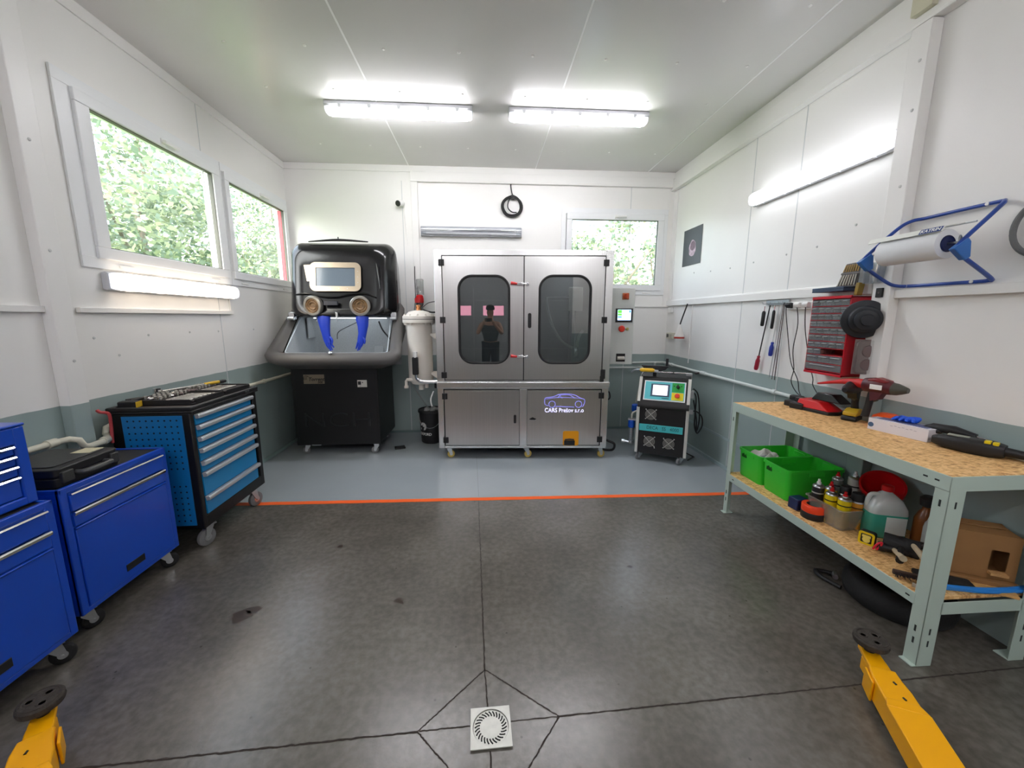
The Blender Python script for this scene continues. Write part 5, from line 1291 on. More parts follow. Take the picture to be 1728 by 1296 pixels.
# yellow tape measure, red hook, hammers, brush
t = thing('tape_measure', 'yellow and black tape measure standing on edge in front of the green jug', 'tape measure', (2.07, 1.835, SZ), radians(-62))
g = G(); g.prism(rrect(-.034, 0, .034, .075, .012, 4), -.018, .018, 'xz'); obj('case', g, BLACKP, t, bev=.004)
g = G(); g.plate(-.034, .002, .034, .073, -.024, .012, .024, .062, .006, -.0195, -.017, n=4, orr=.012); obj('yellow_frame', g, CANY, t)
g = G(); g.lathe([(.017, 0), (.016, .002), (0, .002)], (0, -.018, .03), (0, -1, 0), n=20); g.box(-.018, -.0205, .042, .018, -.018, .056); obj('dial', g, mat('pale_yellow', (236, 220, 110), .4), t)
g = G(); g.tube([(2.045, 1.775, .342), (2.04, 1.765, .36), (2.047, 1.755, .385), (2.06, 1.750, .39), (2.062, 1.755, .37), (2.055, 1.765, .345), (2.08, 1.78, .34)], .005, smooth=5)
tag(obj('red_hook', g, mat('hot_pink_red', (226, 30, 66), .4)), 'bright red bent strap hook lying beside the yellow tape measure', 'hook')
def hammer(label, p, q, head, hm, headlen=.11):
    p = Vector(p); q = Vector(q); t = thing('hammer', label, 'hammer', tuple(q), 0)
    d = p - q; g = G(); g.tube([(0, 0, 0), tuple(d * .5), tuple(d)], [.011, .012, .015], n=10); obj('wooden_handle', g, hm, t, smooth=60)
    n_ = d.normalized().cross(Vector((0, 0, 1))).normalized()
    g = G(); g.cyl(tuple(-n_ * headlen * .5), tuple(n_ * headlen * .5), .019, n=14); g.cyl(tuple(n_ * headlen * .3), tuple(n_ * headlen * .55), .024, n=14); obj('hammer_head', g, head, t)
WOODH = mat('pale_wood_handle', (206, 190, 158), .6, noise=.1, scale=20)
hammer('hammer with pale wooden handle lying toward the bench leg', (2.01, 1.60, .40), (2.115, 1.735, .36), BLACKP, WOODH)
hammer('hammer with pale handle and dark head lying deeper on the shelf', (2.05, 1.54, .43), (2.19, 1.72, .40), mat('dark_head', (44, 40, 40), .4, metal=.5), WOODH, .1)
t = thing('mallet', 'large black rubber mallet lying behind the tape measure', 'mallet', (2.16, 1.74, SZ + .045), radians(-50))
g = G(); g.cyl((-.07, 0, 0), (.07, 0, 0), .045, n=24); obj('mallet_head', g, RUBBER, t, bev=.004)
g = G(); g.tube([(0, 0, 0), (0, -.1, .01), (0, -.19, .0)], [.012, .012, .016]); obj('mallet_handle', g, BLACKP, t)
t = thing('hand_brush', 'dark bristle brush lying at the front edge of the shelf by the leg', 'brush', (1.975, 1.545, SZ + .012), radians(-35))
g = G()
for i in range(60):
    a = i / 60 * .09 - .045; g.cyl((a, -.004, .012), (a + random.uniform(-.008, .008), random.uniform(-.03, -.015), random.uniform(-.004, .02)), .0015, n=4, cap=False)
o = obj('bristles', g, mat('bristle', (48, 34, 34), .9), t); o['kind'] = 'stuff'
g = G(); g.box(-.05, -.005, .0, .05, .012, .022); obj('brush_back', g, mat('dark_wood', (70, 52, 44), .6), t, bev=.003)
t = thing('metal_bracket', 'short silver bracket lying between the brush and the bench leg', 'bracket', (1.99, 1.495, SZ), .2)
g = G(); g.box(-.04, -.012, 0, .04, .012, .004); g.box(-.04, -.012, 0, -.036, .012, .02); g.box(.036, -.012, 0, .04, .012, .02); obj('bracket_body', g, STEEL, t, bev=.001)
# cardboard carton lying down with a cut out
t = thing('cardboard_box', 'brown cardboard box with a square hand hole lying behind the bench leg', 'box', (2.325, 1.585, SZ), radians(-28))
CARD = mat('cardboard', (148, 108, 64), .8, noise=.06, scale=12)
g = G(); g.plate(-.12, .025, .13, .235, .035, .065, .095, .165, .006, -.075, -.069, n=3)
g.box(-.12, .065, .025, .13, .071, .235); g.box(-.12, -.07, .025, -.114, .066, .235); g.box(.124, -.07, .025, .13, .066, .235); g.box(-.12, -.07, .02, .13, .07, .027); g.prism([(-.12, -.075), (.13, -.075), (.12, .0), (-.11, .0)], .235, .239, 'xy'); g.prism([(-.12, .07), (.13, .07), (.12, .01), (-.11, .01)], .237, .241, 'xy')
obj('carton', g, CARD, t)
g = G(); g.box(-.12, -.10, .0, .135, .07, .02); obj('flap', g, CARD, t, bev=.002)
g = G(); g.box(.035, -.10, .050, .095, -.075, .062); obj('cut_tab', g, mat('cardboard_light', (190, 146, 92), .8), t)
t = thing('wood_offcut', 'thin pale wooden board lying under the cardboard box corner', 'board', (2.24, 1.47, SZ + .0), radians(-38))
g = G(); g.box(-.10, -.02, 0, .12, .02, .012); obj('offcut', g, mat('pine', (206, 160, 96), .6, noise=.1, scale=10), t, bev=.001)
g = G()
g.tube([(2.0, 1.50, .345), (2.08, 1.46, .352), (2.2, 1.435, .35), (2.33, 1.43, .348), (2.44, 1.44, .345)], .010, smooth=6); g.tube([(2.02, 1.475, .345), (2.12, 1.45, .345), (2.24, 1.425, .345), (2.44, 1.42, .345)], .009, smooth=6)
tag(obj('blue_hose', g, mat('hose_blue', (40, 130, 214), .35)), 'doubled blue hose lying along the near end of the shelf', 'hose')
t = thing('dark_mat', 'dark folded rubber mat lying flat between the hose and the carton', 'mat', (2.13, 1.52, SZ), radians(-30))
g = G(); g.prism(rrect(-.10, -.03, .10, .04, .01, 3), 0, .018, 'xy'); obj('mat_body', g, RUBBER, t, bev=.003)
# tyre and hose on the floor below the bench
t = thing('tyre', 'black tyre lying on the floor under the workbench', 'tyre', (2.245, 1.79, 0))
g = G(); g.lathe([(.13, .01), (.15, 0), (.2, .0), (.225, .02), (.235, .06), (.225, .11), (.2, .13), (.15, .13), (.13, .12), (.125, .06), (.13, .01)], n=48, cap=False); obj('tyre_casing', g, RUBBER, t, smooth=60)
g = G(); g.lathe([(.125, .03), (.12, .06), (.0, .06)], n=32, cap=False); obj('rim', g, BLACK, t)
g = G(); g.tube([(2.10, 2.02, .02), (2.02, 2.06, .02), (2.0, 2.0, .02), (2.03, 1.9, .02)], .012, smooth=5); ah = obj('air_line', g, BLACKP); tag(ah, 'black air line end lying on the floor under the workbench', 'hose')
g = G(); g.cyl((2.10, 2.02, .02), (2.075, 1.985, .022), .015, n=10); obj('coupling', g, STEEL, ah)

# ---- on the bench top
TZ = BZ + .0015
t = thing('battery_charger', 'red and black battery charger on the far end of the bench', 'charger', (2.335, 2.53, TZ), radians(-78))
g = G(); g.prism([(-.13, -.075), (.11, -.075), (.13, .0), (.11, .075), (-.13, .075)], 0, .022, 'xy'); obj('charger_base', g, BLACKP, t, bev=.004)
g = G(); g.loft([[(a, b, .022) for a, b in ((-.125, -.072), (.105, -.072), (.125, 0), (.105, .072), (-.125, .072))], [(a, b, .078) for a, b in ((-.11, -.06), (.02, -.06), (.05, 0), (.02, .06), (-.11, .06))]]); obj('red_cover', g, REDP, t, bev=.006)
g = G(); g.box(-.09, -.066, .035, -.05, -.0655 + .001, .045); obj('label_sticker', g, WPLAS, t)
t = thing('battery_pack', 'large black battery pack clipped on the back of the red charger', 'battery', (2.375, 2.50, TZ + .0785), radians(-78))
g = G(); g.loft([[(a, b, .0) for a, b in ((-.10, -.045), (.10, -.045), (.12, .035), (-.10, .035))], [(a, b, .055) for a, b in ((-.07, -.035), (.03, -.035), (.05, .03), (-.06, .03))]]); obj('pack_body', g, BLACKG, t, bev=.006)
for k, (x, y, rz, lab) in enumerate(((2.30, 2.72, -70, 'small black charger at the far left end of the bench'), (2.275, 2.635, -72, 'small black charger between the end one and the red charger'))):
    t = thing('small_charger', lab, 'charger', (x, y, TZ), radians(rz))
    g = G(); g.prism([(-.045, -.05), (.045, -.05), (.045, .05), (-.045, .05)], 0, .042, 'xy'); g.prism([(-.04, .0), (.04, .0), (.04, .048), (-.04, .048)], .042, .075, 'xy'); obj('charger_body', g, BLACKP, t, bev=.006)
    g = G(); g.box(-.03, -.04, .042, .03, -.008, .046); obj('contact_plate', g, mat('dark_grey_plate', (58, 62, 68), .4), t, bev=.001)
t = thing('dark_battery', 'black slide battery lying on the bench behind the small chargers', 'battery', (2.385, 2.69, TZ), radians(-60))
g = G(); g.prism([(-.07, -.035), (.07, -.035), (.06, .04), (-.06, .04)], 0, .05, 'xy'); g.box(-.05, -.02, .05, .05, .02, .062); obj('pack_body', g, BLACKG, t, bev=.006)
for k, (pts, lab) in enumerate((
  ([(2.425, 3.055, 1.648), (2.43, 3.07, 1.60), (2.44, 3.03, 1.40), (2.44, 2.97, 1.2), (2.44, 2.88, 1.07), (2.42, 2.83, .99), (2.36, 2.72, .958)], 'thin black charger cable nearest the hanging tools'),
  ([(2.425, 2.96, 1.648), (2.44, 2.945, 1.5), (2.43, 2.95, 1.30), (2.44, 2.93, 1.15), (2.43, 2.93, 1.05), (2.43, 2.86, .97), (2.40, 2.74, .956)], 'thin black charger cable in the middle, wavy, ending behind the small chargers'),
  ([(2.425, 2.875, 1.648), (2.445, 2.87, 1.45), (2.455, 2.80, 1.2), (2.45, 2.75, 1.1), (2.44, 2.73, 1.05), (2.43, 2.65, .98), (2.41, 2.60, .96)], 'thin black charger cable passing behind the red drawer cabinet'))):
    g = G(); g.tube(pts, .0035, smooth=6, n=6); tag(obj('charger_cable', g, BLACKP), lab, 'cable')
def drill(label, loc, rz, bodym, accent, batt, plate=False, dark=BLACKP, hb=.12, nose=1.0):
    """pistol shaped cordless tool: local +x is the nose"""
    t = thing('cordless_drill' if not plate else 'impact_wrench', label, 'power tool', loc, rz)
    g = G(); g.tube([(-.085, 0, hb + .075), (-.075, 0, hb + .075), (-.02, 0, hb + .078), (.05, 0, hb + .075), (.085, 0, hb + .072)], [.022, .034, .038, .036, .030], n=18); g.prism([(-.03, hb + .05), (.045, hb + .05), (.02, hb + .01), (-.02, hb + .0)], -.022, .022, 'xz'); obj('motor_housing', g, bodym, t, smooth=60)
    g = G(); g.tube([(.085, 0, hb + .072), (.11, 0, hb + .072), (.14 * nose, 0, hb + .072), (.165 * nose, 0, hb + .072)], [.030, .028, .020, .012], n=18); obj('chuck', g, dark if not accent else mat('chuck_grey', (70, 70, 62), .4), t, smooth=60)
    g = G(); g.loft([[(-.028 + .022 * cos(a) * 1.0, .018 * sin(a), hb + .04) for a in [2 * pi * k / 14 for k in range(14)]], [(-.04 + .02 * cos(a), .017 * sin(a), hb - .03) for a in [2 * pi * k / 14 for k in range(14)]], [(-.052 + .023 * cos(a), .019 * sin(a), .055) for a in [2 * pi * k / 14 for k in range(14)]]]); obj('grip', g, dark, t, smooth=60)
    g = G(); g.prism([(-.004, hb + .03), (.012, hb + .025), (.008, hb + .0), (-.008, hb - .005)], -.009, .009, 'xz'); obj('trigger', g, mat('trigger_grey', (66, 60, 46), .5), t, bev=.003)
    if batt:
        g = G(); g.prism([(-.10, .028), (.03, .028), (.03, .05), (-.02, .066), (-.08, .062), (-.10, .05)], -.032, .032, 'xz'); obj('battery_mount', g, batt, t, bev=.005)
        g = G(); g.prism([(-.105, .0), (.035, .0), (.04, .012), (.035, .028), (-.10, .028)], -.036, .036, 'xz'); obj('battery', g, BLACKP, t, bev=.006)
    if accent: g = G(); g.prism([(-.04, hb + .085), (.05, hb + .09), (.07, hb + .106), (.0, hb + .118), (-.05, hb + .108)], -.03, .03, 'xz'); obj('accent_shell', g, accent, t, bev=.008)
    if plate: g = G(); g.box(-.02, -.0392, hb + .062, .05, -.036, hb + .086); obj('name_plate', g, WPLAS, t, bev=.002)
    return t
dq1 = drill('yellow and black cordless drill standing on its battery on the bench', (2.335, 2.295, TZ), radians(-150), BLACKP, None, mat('drill_yellow', (196, 160, 36), .45), hb=.12)
dq2 = drill('dark red impact wrench with silver plate standing behind the drill', (2.29, 2.11, TZ), radians(-76), mat('wine_red', (84, 24, 32), .45), mat('bright_wine', (128, 26, 32), .4), None, plate=True, hb=.14, nose=1.0)
dq1.scale = (1.12,) * 3; dq2.scale = (.86, 1.2, 1.18)
t = thing('blow_gun', 'red plastic tool with long tapered nozzle above the chargers', 'tool', (2.34, 2.27, 1.15), 0)
g = G(); g.tube([(.02, .33, -.06), (.0, .2, -.03), (-.02, .08, -.005), (-.04, .0, .0), (-.05, -.06, .005), (-.055, -.10, .0)], [.006, .011, .018, .026, .028, .020], n=14, smooth=3); obj('nozzle_body', g, mat('flat_red', (206, 36, 34), .5), t, smooth=60)
g = G(); g.tube([(.14, .12, -.06), (.08, .06, -.02), (-.04, .0, .0)], .006); obj('wall_hook', g, STEEL, t)
# orange cleaner pouch, glove box
t = thing('orange_cover', 'orange rubber tool cover between the drill and the glove box', 'cover', (2.39, 2.12, TZ), radians(-65))
g = G(); g.loft([[(a, b, z) for a, b in rrect(-w, -d, w, d, min(w, d) * .6, 5)] for w, d, z in ((.07, .055, 0), (.072, .057, .03), (.06, .048, .07), (.035, .03, .085))]); obj('cover_body', g, ORANGE, t, smooth=60)
t = thing('glove_box', 'open white cardboard box of blue disposable gloves on the bench', 'box', (2.345, 1.985, TZ), radians(-78.5))
bw, bd, bh = .14, .055, .068
g = G(); g.box(-bw, -bd, 0, bw, bd, bh); bx_ = obj('carton', g, mat('white_carton', (228, 226, 234), .5), t, bev=.001)
g = G(); g.box(-bw + .03, -bd + .02, bh, bw - .02, bd - .02, bh + .0015); obj('lid_print', g, mat('lid_grey_blue', (104, 112, 150), .5), t)
for c_, ax_ in (((-bw + .016, -bd, .030), (0, -1, 0)), ((bw, -.01, .026), (1, 0, 0))):
    g = G(); g.lathe([(.014, 0), (.014, .0012), (0, .0012)], c_, ax_, n=20)
    obj('round_emblem', g, mat('emblem_slate', (56, 92, 130), .5), t)
g = G()
for k in range(7): g.box(-.03 + k * .018, -bd - .0006, .045 + (k % 2) * .003, -.018 + k * .018, -bd, .0475 + (k % 2) * .003)
g.box(bw, -.05, .012, bw + .0006, -.03, .026); g.box(bw, .03, .02, bw + .0006, .034, .05); obj('fine_print', g, mat('print_grey', (170, 170, 186), .5), t)
t = thing('disposable_glove', 'crumpled bright blue glove poking out of the glove box', 'glove', (2.365, 1.985, TZ + bh + .002), radians(-70))
g = G(); g.tube([(-.06, .0, .004), (-.03, .01, .014), (.0, -.005, .016), (.03, .008, .018), (.05, .0, .03)], [.007, .018, .016, .02, .008], n=10, smooth=4)
for k in range(4): g.tube([(.02 - k * .02, 0, .014), (.03 - k * .024, -.02, .02), (.035 - k * .03, -.035, .008)], [.009, .009, .006], n=8, smooth=3)
obj('glove_body', g, mat('nitrile_blue', (36, 96, 226), .4), t, smooth=70)
# black air gun and long black tool
t = thing('air_gun', 'black air gun with silver nipple lying at the back of the bench', 'tool', (2.415, 1.80, TZ + .062), radians(-72))
g = G(); g.tube([(-.12, .0, -.005), (-.08, 0, .01), (.0, 0, .012), (.08, 0, .0)], [.012, .022, .024, .015], n=12); g.tube([(-.05, 0, 0), (-.09, -.03, -.012), (-.12, -.06, -.018)], [.018, .015, .012]); obj('gun_body', g, BLACKP, t, smooth=60)
g = G(); g.tube([(.08, 0, 0), (.11, 0, -.008), (.125, 0, -.008)], [.008, .011, .006], n=10); obj('nipple', g, CHROME, t)
t = thing('polisher', 'long black power tool with yellow buttons and lance lying on the bench', 'power tool', (2.365, 1.67, TZ + .042), radians(-64))
t.scale = (1.05, 1.25, 1.25)
g = G(); g.loft([[(x, b * w, c * h - .005) for b, c in rrect(-1, -1, 1, 1, .6, 4)] for x, w, h in ((-.14, .012, .014), (-.12, .02, .022), (-.03, .038, .03), (.05, .04, .03), (.09, .028, .022))]); obj('tool_body', g, BLACKP, t, smooth=50)
g = G(); g.tube([(.08, 0, -.005), (.16, .01, -.01), (.26, .02, -.012), (.28, .022, -.012)], [.017, .015, .016, .02], n=12); obj('lance', g, BLACKP, t, smooth=60)
g = G(); g.box(.03, -.034, .018, .05, -.012, .03); g.box(.055, -.032, .016, .073, -.012, .028); obj('yellow_button', g, CANY, t, bev=.002)
g = G(); g.box(-.09, -.015, .022, -.02, .012, .027); obj('grey_inlay', g, mat('inlay_grey', (150, 152, 140), .5), t, bev=.002)

# ================================================================ right wall
pr = XR - .03
pipe_run('air_pipe', [(pr - .45, YB - .05, .94), (pr - .02, YB - .05, .94), (pr, YB - .08, .94), (pr, 4.3, .93), (pr, 3.0, .925), (pr, 2.0, .92), (pr, .8, .915)], .016, mat('grey_white_pipe', (206, 212, 208), .4), 'pale plastic pipe running low along the right wall', (((pr, 4.18, .929), (pr, 4.28, .93)), ((pr, 3.1, .926), (pr, 3.14, .926)), ((pr, 4.95, .936), (pr, 5.0, .936))))
g = G(); g.tube([(1.36, YB - .05, .87), (1.8, YB - .05, .872), (2.30, YB - .05, .872), (2.32, YB - .06, .90), (2.32, YB - .07, .94)], .014, n=10)
tag(obj('back_wall_pipe', g, MATS['grey_white_pipe']), 'pale pipe on the back wall behind the cleaning station', 'pipe')
t = thing('pipe_valve', 'small dark pipe valve on the right wall pipe', 'valve', (pr, 4.22, .93))
g = G(); g.tube([(-.02, .05, -.0), (-.035, .08, -.012), (-.03, .12, -.016)], .01); obj('valve_lever', g, TOOLD, t)
# sockets and plug in the corner
t = thing('wall_socket', 'beige surface wall socket low in the back right corner', 'socket', (XR, 5.08, 1.31))
g = G(); g.box(-.045, -.09, -.04, 0, .09, .04); obj('socket_box', g, mat('socket_beige', (206, 204, 188), .45), t, bev=.005)
g = G(); g.box(-.048, .02, -.022, -.045, .07, .022); obj('dark_insert', g, mat('insert_dark', (70, 70, 66), .5), t)
g = G(); g.box(-.052, -.07, -.025, -.045, .0, .025); obj('socket_flap', g, mat('flap_beige', (190, 188, 172), .45), t, bev=.002)
t = thing('junction_box', 'small white junction box just under the rail in the corner', 'box', (XR, 5.14, 1.645))
g = G(); g.box(-.035, -.04, -.035, 0, .04, .035); obj('box_body', g, WPLAS, t, bev=.006)
t = thing('hanging_coupler', 'white three phase coupler with red rim hanging from the rail', 'plug', (2.40, 4.74, 1.38))
g = G(); g.lathe([(.058, -.075), (.055, -.055), (.036, .0), (.03, .03), (.022, .05), (.02, .07), (.008, .085)], n=26); obj('coupler_body', g, mat('coupler_white', (226, 222, 218), .4), t)
g = G(); g.lathe([(.059, -.088), (.061, -.082), (.06, -.066), (.055, -.066), (.05, -.085), (0, -.08)], n=26); obj('red_rim', g, mat('coupler_red', (176, 50, 34), .5), t)
g = G(); g.tube([(.0, 0, .08), (.01, -.03, .17), (.035, -.08, .33)], .008, smooth=5); obj('cable', g, BLACKP, t)
g = G(); g.cyl((XR - .005, 4.62, 1.0), (XR - .005, 4.62, 1.695), .006, n=8); tag(obj('wall_conduit', g, TRIMW), 'thin white conduit down the right wall behind the hanging coupler', 'conduit')
# picture sticker with a cup like motif
t = thing('wall_poster', 'grey square sticker with a round pinkish hole picture on the right wall', 'poster', (XR - .002, 4.735, 2.38))
g = G(); g.box(-.002, -.21, -.213, 0, .21, .213); obj('sheet', g, mat('poster_grey', (52, 54, 60), .5, noise=.08, scale=9), t)
POSTI = mat('poster_pink', (186, 160, 176), .5, noise=.35, scale=30)
g = G(); n = 30; g.add([(-.0026, -.01 - .078 * cos(2 * pi * k / n) * (1 + .06 * sin(5 * k)), -.02 + .095 * sin(2 * pi * k / n) * (1 + .05 * cos(7 * k))) for k in range(n)], [tuple(range(n))]); obj('round_motif', g, POSTI, t)
g = G(); g.add([(-.0032, -.02 - .058 * cos(2 * pi * k / n), .008 + .055 * sin(2 * pi * k / n)) for k in range(n)], [tuple(range(n))]); obj('dark_motif', g, mat('poster_mauve', (112, 78, 98), .5, noise=.3, scale=30), t)
# tool rack and hanging tools
t = thing('tool_rack', 'narrow metal hook rack fixed under the rail', 'rack', (XR - .005, 3.225, 1.665))
g = G(); g.box(-.012, -.13, -.012, 0, .13, .03); obj('rack_bar', g, STEEL, t, bev=.001)
for k in range(6):
    g = G(); g.tube([(-.012, -.115 + k * .046, 0), (-.05, -.115 + k * .046, .0), (-.055, -.115 + k * .046, .015)], .003, n=6); obj('hook', g, STEEL, t)
WX = XR - .04
def hang_rod(name, label, cat, top, bot, r, m, grip=None, gm=None, gr=.015, glen=.12):
    t = thing(name, label, cat, top)
    d = Vector(bot) - Vector(top); L_ = d.length; u = d.normalized()
    if grip == 'low':
        g = G(); g.cyl((0, 0, 0), tuple(u * (L_ - glen)), r, n=8); obj('shaft', g, m, t)
        g = G(); g.lathe([(gr * .55, 0), (gr * .75, .01), (gr * .6, .02), (gr, .045), (gr, glen - .015), (gr * .75, glen)], tuple(u * (L_ - glen)), tuple(u), n=14); obj('grip', g, gm, t)
    elif grip == 'high':
        g = G(); g.cyl((0, 0, 0), tuple(u * .05), r, n=8); obj('shaft', g, m, t)
        g = G(); g.lathe([(gr * .6, .04), (gr, .055), (gr, L_ - .01), (gr * .7, L_)], (0, 0, 0), tuple(u), n=14); obj('grip', g, gm, t)
    else:
        g = G(); g.cyl((0, 0, 0), tuple(u * L_), r, n=8); g.tube([(0, -.008, -.0), (-.0, 0, .015), (0, .008, 0)], r * .8, n=6); obj('shaft', g, m, t)
    return t
hang_rod('pliers', 'black handled tool hanging first from the corner side of the rack', 'tool', (WX, 3.335, 1.645), (WX, 3.345, 1.475), .005, CHROME, 'high', BLACKP, .015)
hang_rod('long_screwdriver', 'long black rod with dark red handle hanging tilted from the rack', 'screwdriver', (WX, 3.27, 1.652), (WX, 3.365, 1.085), .005, BLACKP, 'low', mat('grip_crimson', (160, 26, 52), .4), .018, .13)
hang_rod('file', 'short black handled tool hanging beside the long red screwdriver', 'tool', (WX, 3.215, 1.65), (WX, 3.225, 1.455), .005, CHROME, 'high', BLACKP, .012)
hang_rod('screwdriver', 'screwdriver with blue handle hanging on a thin tilted wire', 'screwdriver', (WX, 3.165, 1.652), (WX, 3.205, 1.225), .0022, STEEL, 'low', mat('grip_blue', (40, 60, 160), .4), .017, .12)
hang_rod('pick_up_rod', 'thin steel rod hanging second from the power strip side', 'rod', (WX, 3.13, 1.655), (WX, 3.19, 1.04), .0028, STEEL)
hang_rod('pick_up_rod', 'dark steel rod hanging closest to the power strip', 'rod', (WX, 3.105, 1.655), (WX, 3.125, 1.03), .0035, TOOLD)
hang_rod('pick_up_rod', 'thin dark rod hanging between the other two rods', 'rod', (WX, 3.118, 1.655), (WX, 3.155, 1.03), .0028, TOOLD)
t = thing('power_strip', 'white multi socket strip with plugs under the rail', 'power strip', (XR - .005, 2.965, 1.64))
g = G(); g.box(-.03, -.145, -.03, 0, .125, .03); obj('strip_body', g, WPLAS, t, bev=.006)
for k in range(3):
    g = G(); y = .085 - k * .085; g.prism([(-.03, .024), (-.05, .028), (-.065, .012), (-.055, -.012), (-.03, -.018)], y - .03, y + .02, 'xz'); obj('plug', g, WPLAS if k else BLACKP, t, bev=.004)
# red small parts cabinet
t = thing('drawer_cabinet', 'red wall cabinet of small clear drawers filled with parts', 'cabinet', (XR - .002, 2.55, 1.165))
cw, ch_, cd = .15, .52, .15
g = G(); g.box(-cd, -cw, 0, 0, cw, .008); g.box(-cd, -cw, ch_ - .008, 0, cw, ch_); g.box(-cd, -cw, 0, 0, -cw + .006, ch_); g.box(-cd, cw - .006, 0, 0, cw, ch_); g.box(-.006, -cw, 0, 0, cw, ch_)
g.box(-cd - .004, -cw, -.004, -cd + .01, cw, .012); g.box(-cd - .004, -cw, ch_ - .012, -cd + .01, cw, ch_ + .006)
rows = [5] * 7 + [2] + [3] + [1]
z = ch_ - .014; rh = []
hts = [.047] * 8 + [.057] + [.052]
for h in hts: rh.append((z - h, z)); z -= h
for (z0, z1) in rh: g.box(-cd, -cw + .004, z0 - .002, -.01, cw - .004, z0 + .0025)
obj('cabinet_shell', g, RED, t, bev=.0015)
DRW = glassmat('drawer_clear', (214, 218, 220), .08, rough=.1, op=.25, opcol=(190, 194, 196))
CONT = [mat('parts_mix_%d' % k, c, .5, noise=.7, scale=70) for k, c in enumerate(((186, 186, 184), (110, 110, 112), (214, 210, 200), (120, 96, 90), (160, 110, 84)))]
DLIP = mat('drawer_lip', (176, 178, 180), .3)
for r_, (z0, z1) in enumerate(rh):
    n = rows[r_]; span = 2 * cw - .012; per = 5 if n in (5, 2) else n; w = span / per
    for k in range(n):
        y1 = cw - .006 - k * w; y0 = y1 - w + .0015
        g = G(); g.box(-cd - .002, y0, z0 + .005, -cd + .001, y1, z1 - .003); g.box(-cd, y0, z0 + .004, -.03, y1, z0 + .0055); d = obj('drawer', g, DRW, t)
        g = G(); g.box(-cd - .010, y0 + w * .15, z1 - .016, -cd - .002, y1 - w * .15, z1 - .012); obj('drawer_lip', g, DLIP, d)
        g = G(); g.box(-cd + .004, y0 + .002, z0 + .007, -.04, y1 - .002, z0 + .007 + (z1 - z0) * random.uniform(.3, .65)); obj('small_parts', g, random.choice(CONT[:4]) if r_ < 8 else CONT[4 if r_ == 9 else 0], d)
# organiser with drill bits above
t = thing('bit_organizer', 'grey case of long drill bits standing open above the red cabinet', 'drill bit set', (2.37, 2.545, 1.7215))
t.rotation_euler = Euler((0, 0, 0))
g = G(); g.box(-.04, -.075, 0, .075, .175, .014); g.box(-.04, -.075, .014, .06, .175, .03); obj('case_base', g, mat('case_blue_grey', (52, 70, 96), .5), t, bev=.003)
TL = Matrix.Translation((.03, -.02, .03)) @ Matrix.Rotation(radians(14), 4, 'Y')
g = G(); g.prism([(-.075, 0), (.075, 0), (.055, .155), (-.045, .16)], -.004, .004, 'yz', M=TL); g.prism([(-.066, .082), (.066, .082), (.064, .094), (-.062, .094)], -.010, -.004, 'yz', M=TL); obj('bit_rack', g, mat('rack_dark_grey', (86, 80, 78), .5), t)
BITS = mat('bit_steel', (190, 184, 174), .3, metal=.8)
BRZ = mat('bit_gold', (170, 140, 84), .35, metal=.7)
for k in range(7):
    y = .060 - k * .02
    g = G(); g.cyl(TL @ Vector((-.010, y, .008)), TL @ Vector((-.010, y * .85 - .0, .078)), .0042, n=8); g.cyl(TL @ Vector((-.010, y * .86, .098)), TL @ Vector((-.010, y * .78, .145)), .0034, n=8, mi=1); obj('drill_bit', g, [BITS, BRZ], t)
t = thing('level_tool', 'yellow tool end standing between the drill bit case and the column', 'tool', (2.40, 2.425, 1.7215))
t.location = (2.40, 2.435, 1.692)
g = G(); g.prism([(-.02, 0), (.02, 0), (.03, .075), (-.01, .08)], -.012, .012, 'xz'); obj('tool_body', g, mat('olive_yellow', (150, 124, 40), .5), t, bev=.003)
# clear pocket hanging behind the roll holder
t = thing('clear_pocket', 'clear plastic bin hanging behind the paper roll holder', 'bin', (2.405, 2.345, 1.76))
g = G(); lo = lambda s_, z: [(a * s_, b * s_, z) for a, b in rrect(-.04, -.06, .04, .06, .02, 4)]
g.loft([lo(.85, 0), lo(1, .12), lo(.96, .12), lo(.8, .004)], cap=False); b = lo(.85, .0); g.add(b, [tuple(range(len(b)))]); obj('pocket_body', g, glassmat('clear_bowl', (220, 224, 228), .08, op=.25, opcol=(170, 176, 180)), t)
t = thing('light_switch', 'small black switch on the column below the roll holder', 'switch', (XR - .067, 2.30, 1.70))
g = G(); g.box(-.012, -.02, -.028, 0, .02, .028); obj('switch_body', g, BLACKP, t, bev=.002)
g = G(); g.lathe([(.006, 0), (.005, .002), (0, .002)], (-.012, 0, 0), (-1, 0, 0), n=10); obj('switch_button', g, TOOLD, t)
# black cap and blister pack
t = thing('hat', 'round black rubber bellows hat hanging on the side of the red cabinet', 'cover', (2.36, 2.33, 1.54), 0)
ax_ = Vector((-.55, -.83, -.06)).normalized()
g = G(); g.lathe([(.0, .0), (.112, .0), (.118, .006), (.115, .014), (.085, .022), (.082, .05), (.075, .055), (.062, .055), (.06, .085), (.05, .09), (.035, .09), (.032, .108), (0, .11)], (.01, .01, 0), tuple(ax_), n=44); obj('bellows', g, mat('bellows_black', (28, 32, 38), .5), t, smooth=50)
t = thing('blister_pack', 'clear blister pack with two round lamps hanging below the black hat', 'blister pack', (2.40, 2.315, 1.30), radians(-18))
g = G(); g.box(-.07, .0, -.105, .07, .003, .115); obj('backing_card', g, mat('card_brown_grey', (128, 108, 104), .5), t)
g = G(); g.prism(rrect(-.066, -.10, .066, .11, .02, 4), -.02, .0, 'xz'); obj('clear_shell', g, glassmat('clear_shell_plastic', (240, 240, 240), .04, op=.04), t, bev=.006)
for z in (-.045, .04):
    g = G(); g.lathe([(.037, 0), (.034, .006), (.012, .009), (0, .009)], (.008, -.001, z), (0, -1, 0), n=24); obj('round_lamp', g, mat('lamp_dusty_red', (96, 62, 62), .3), t)
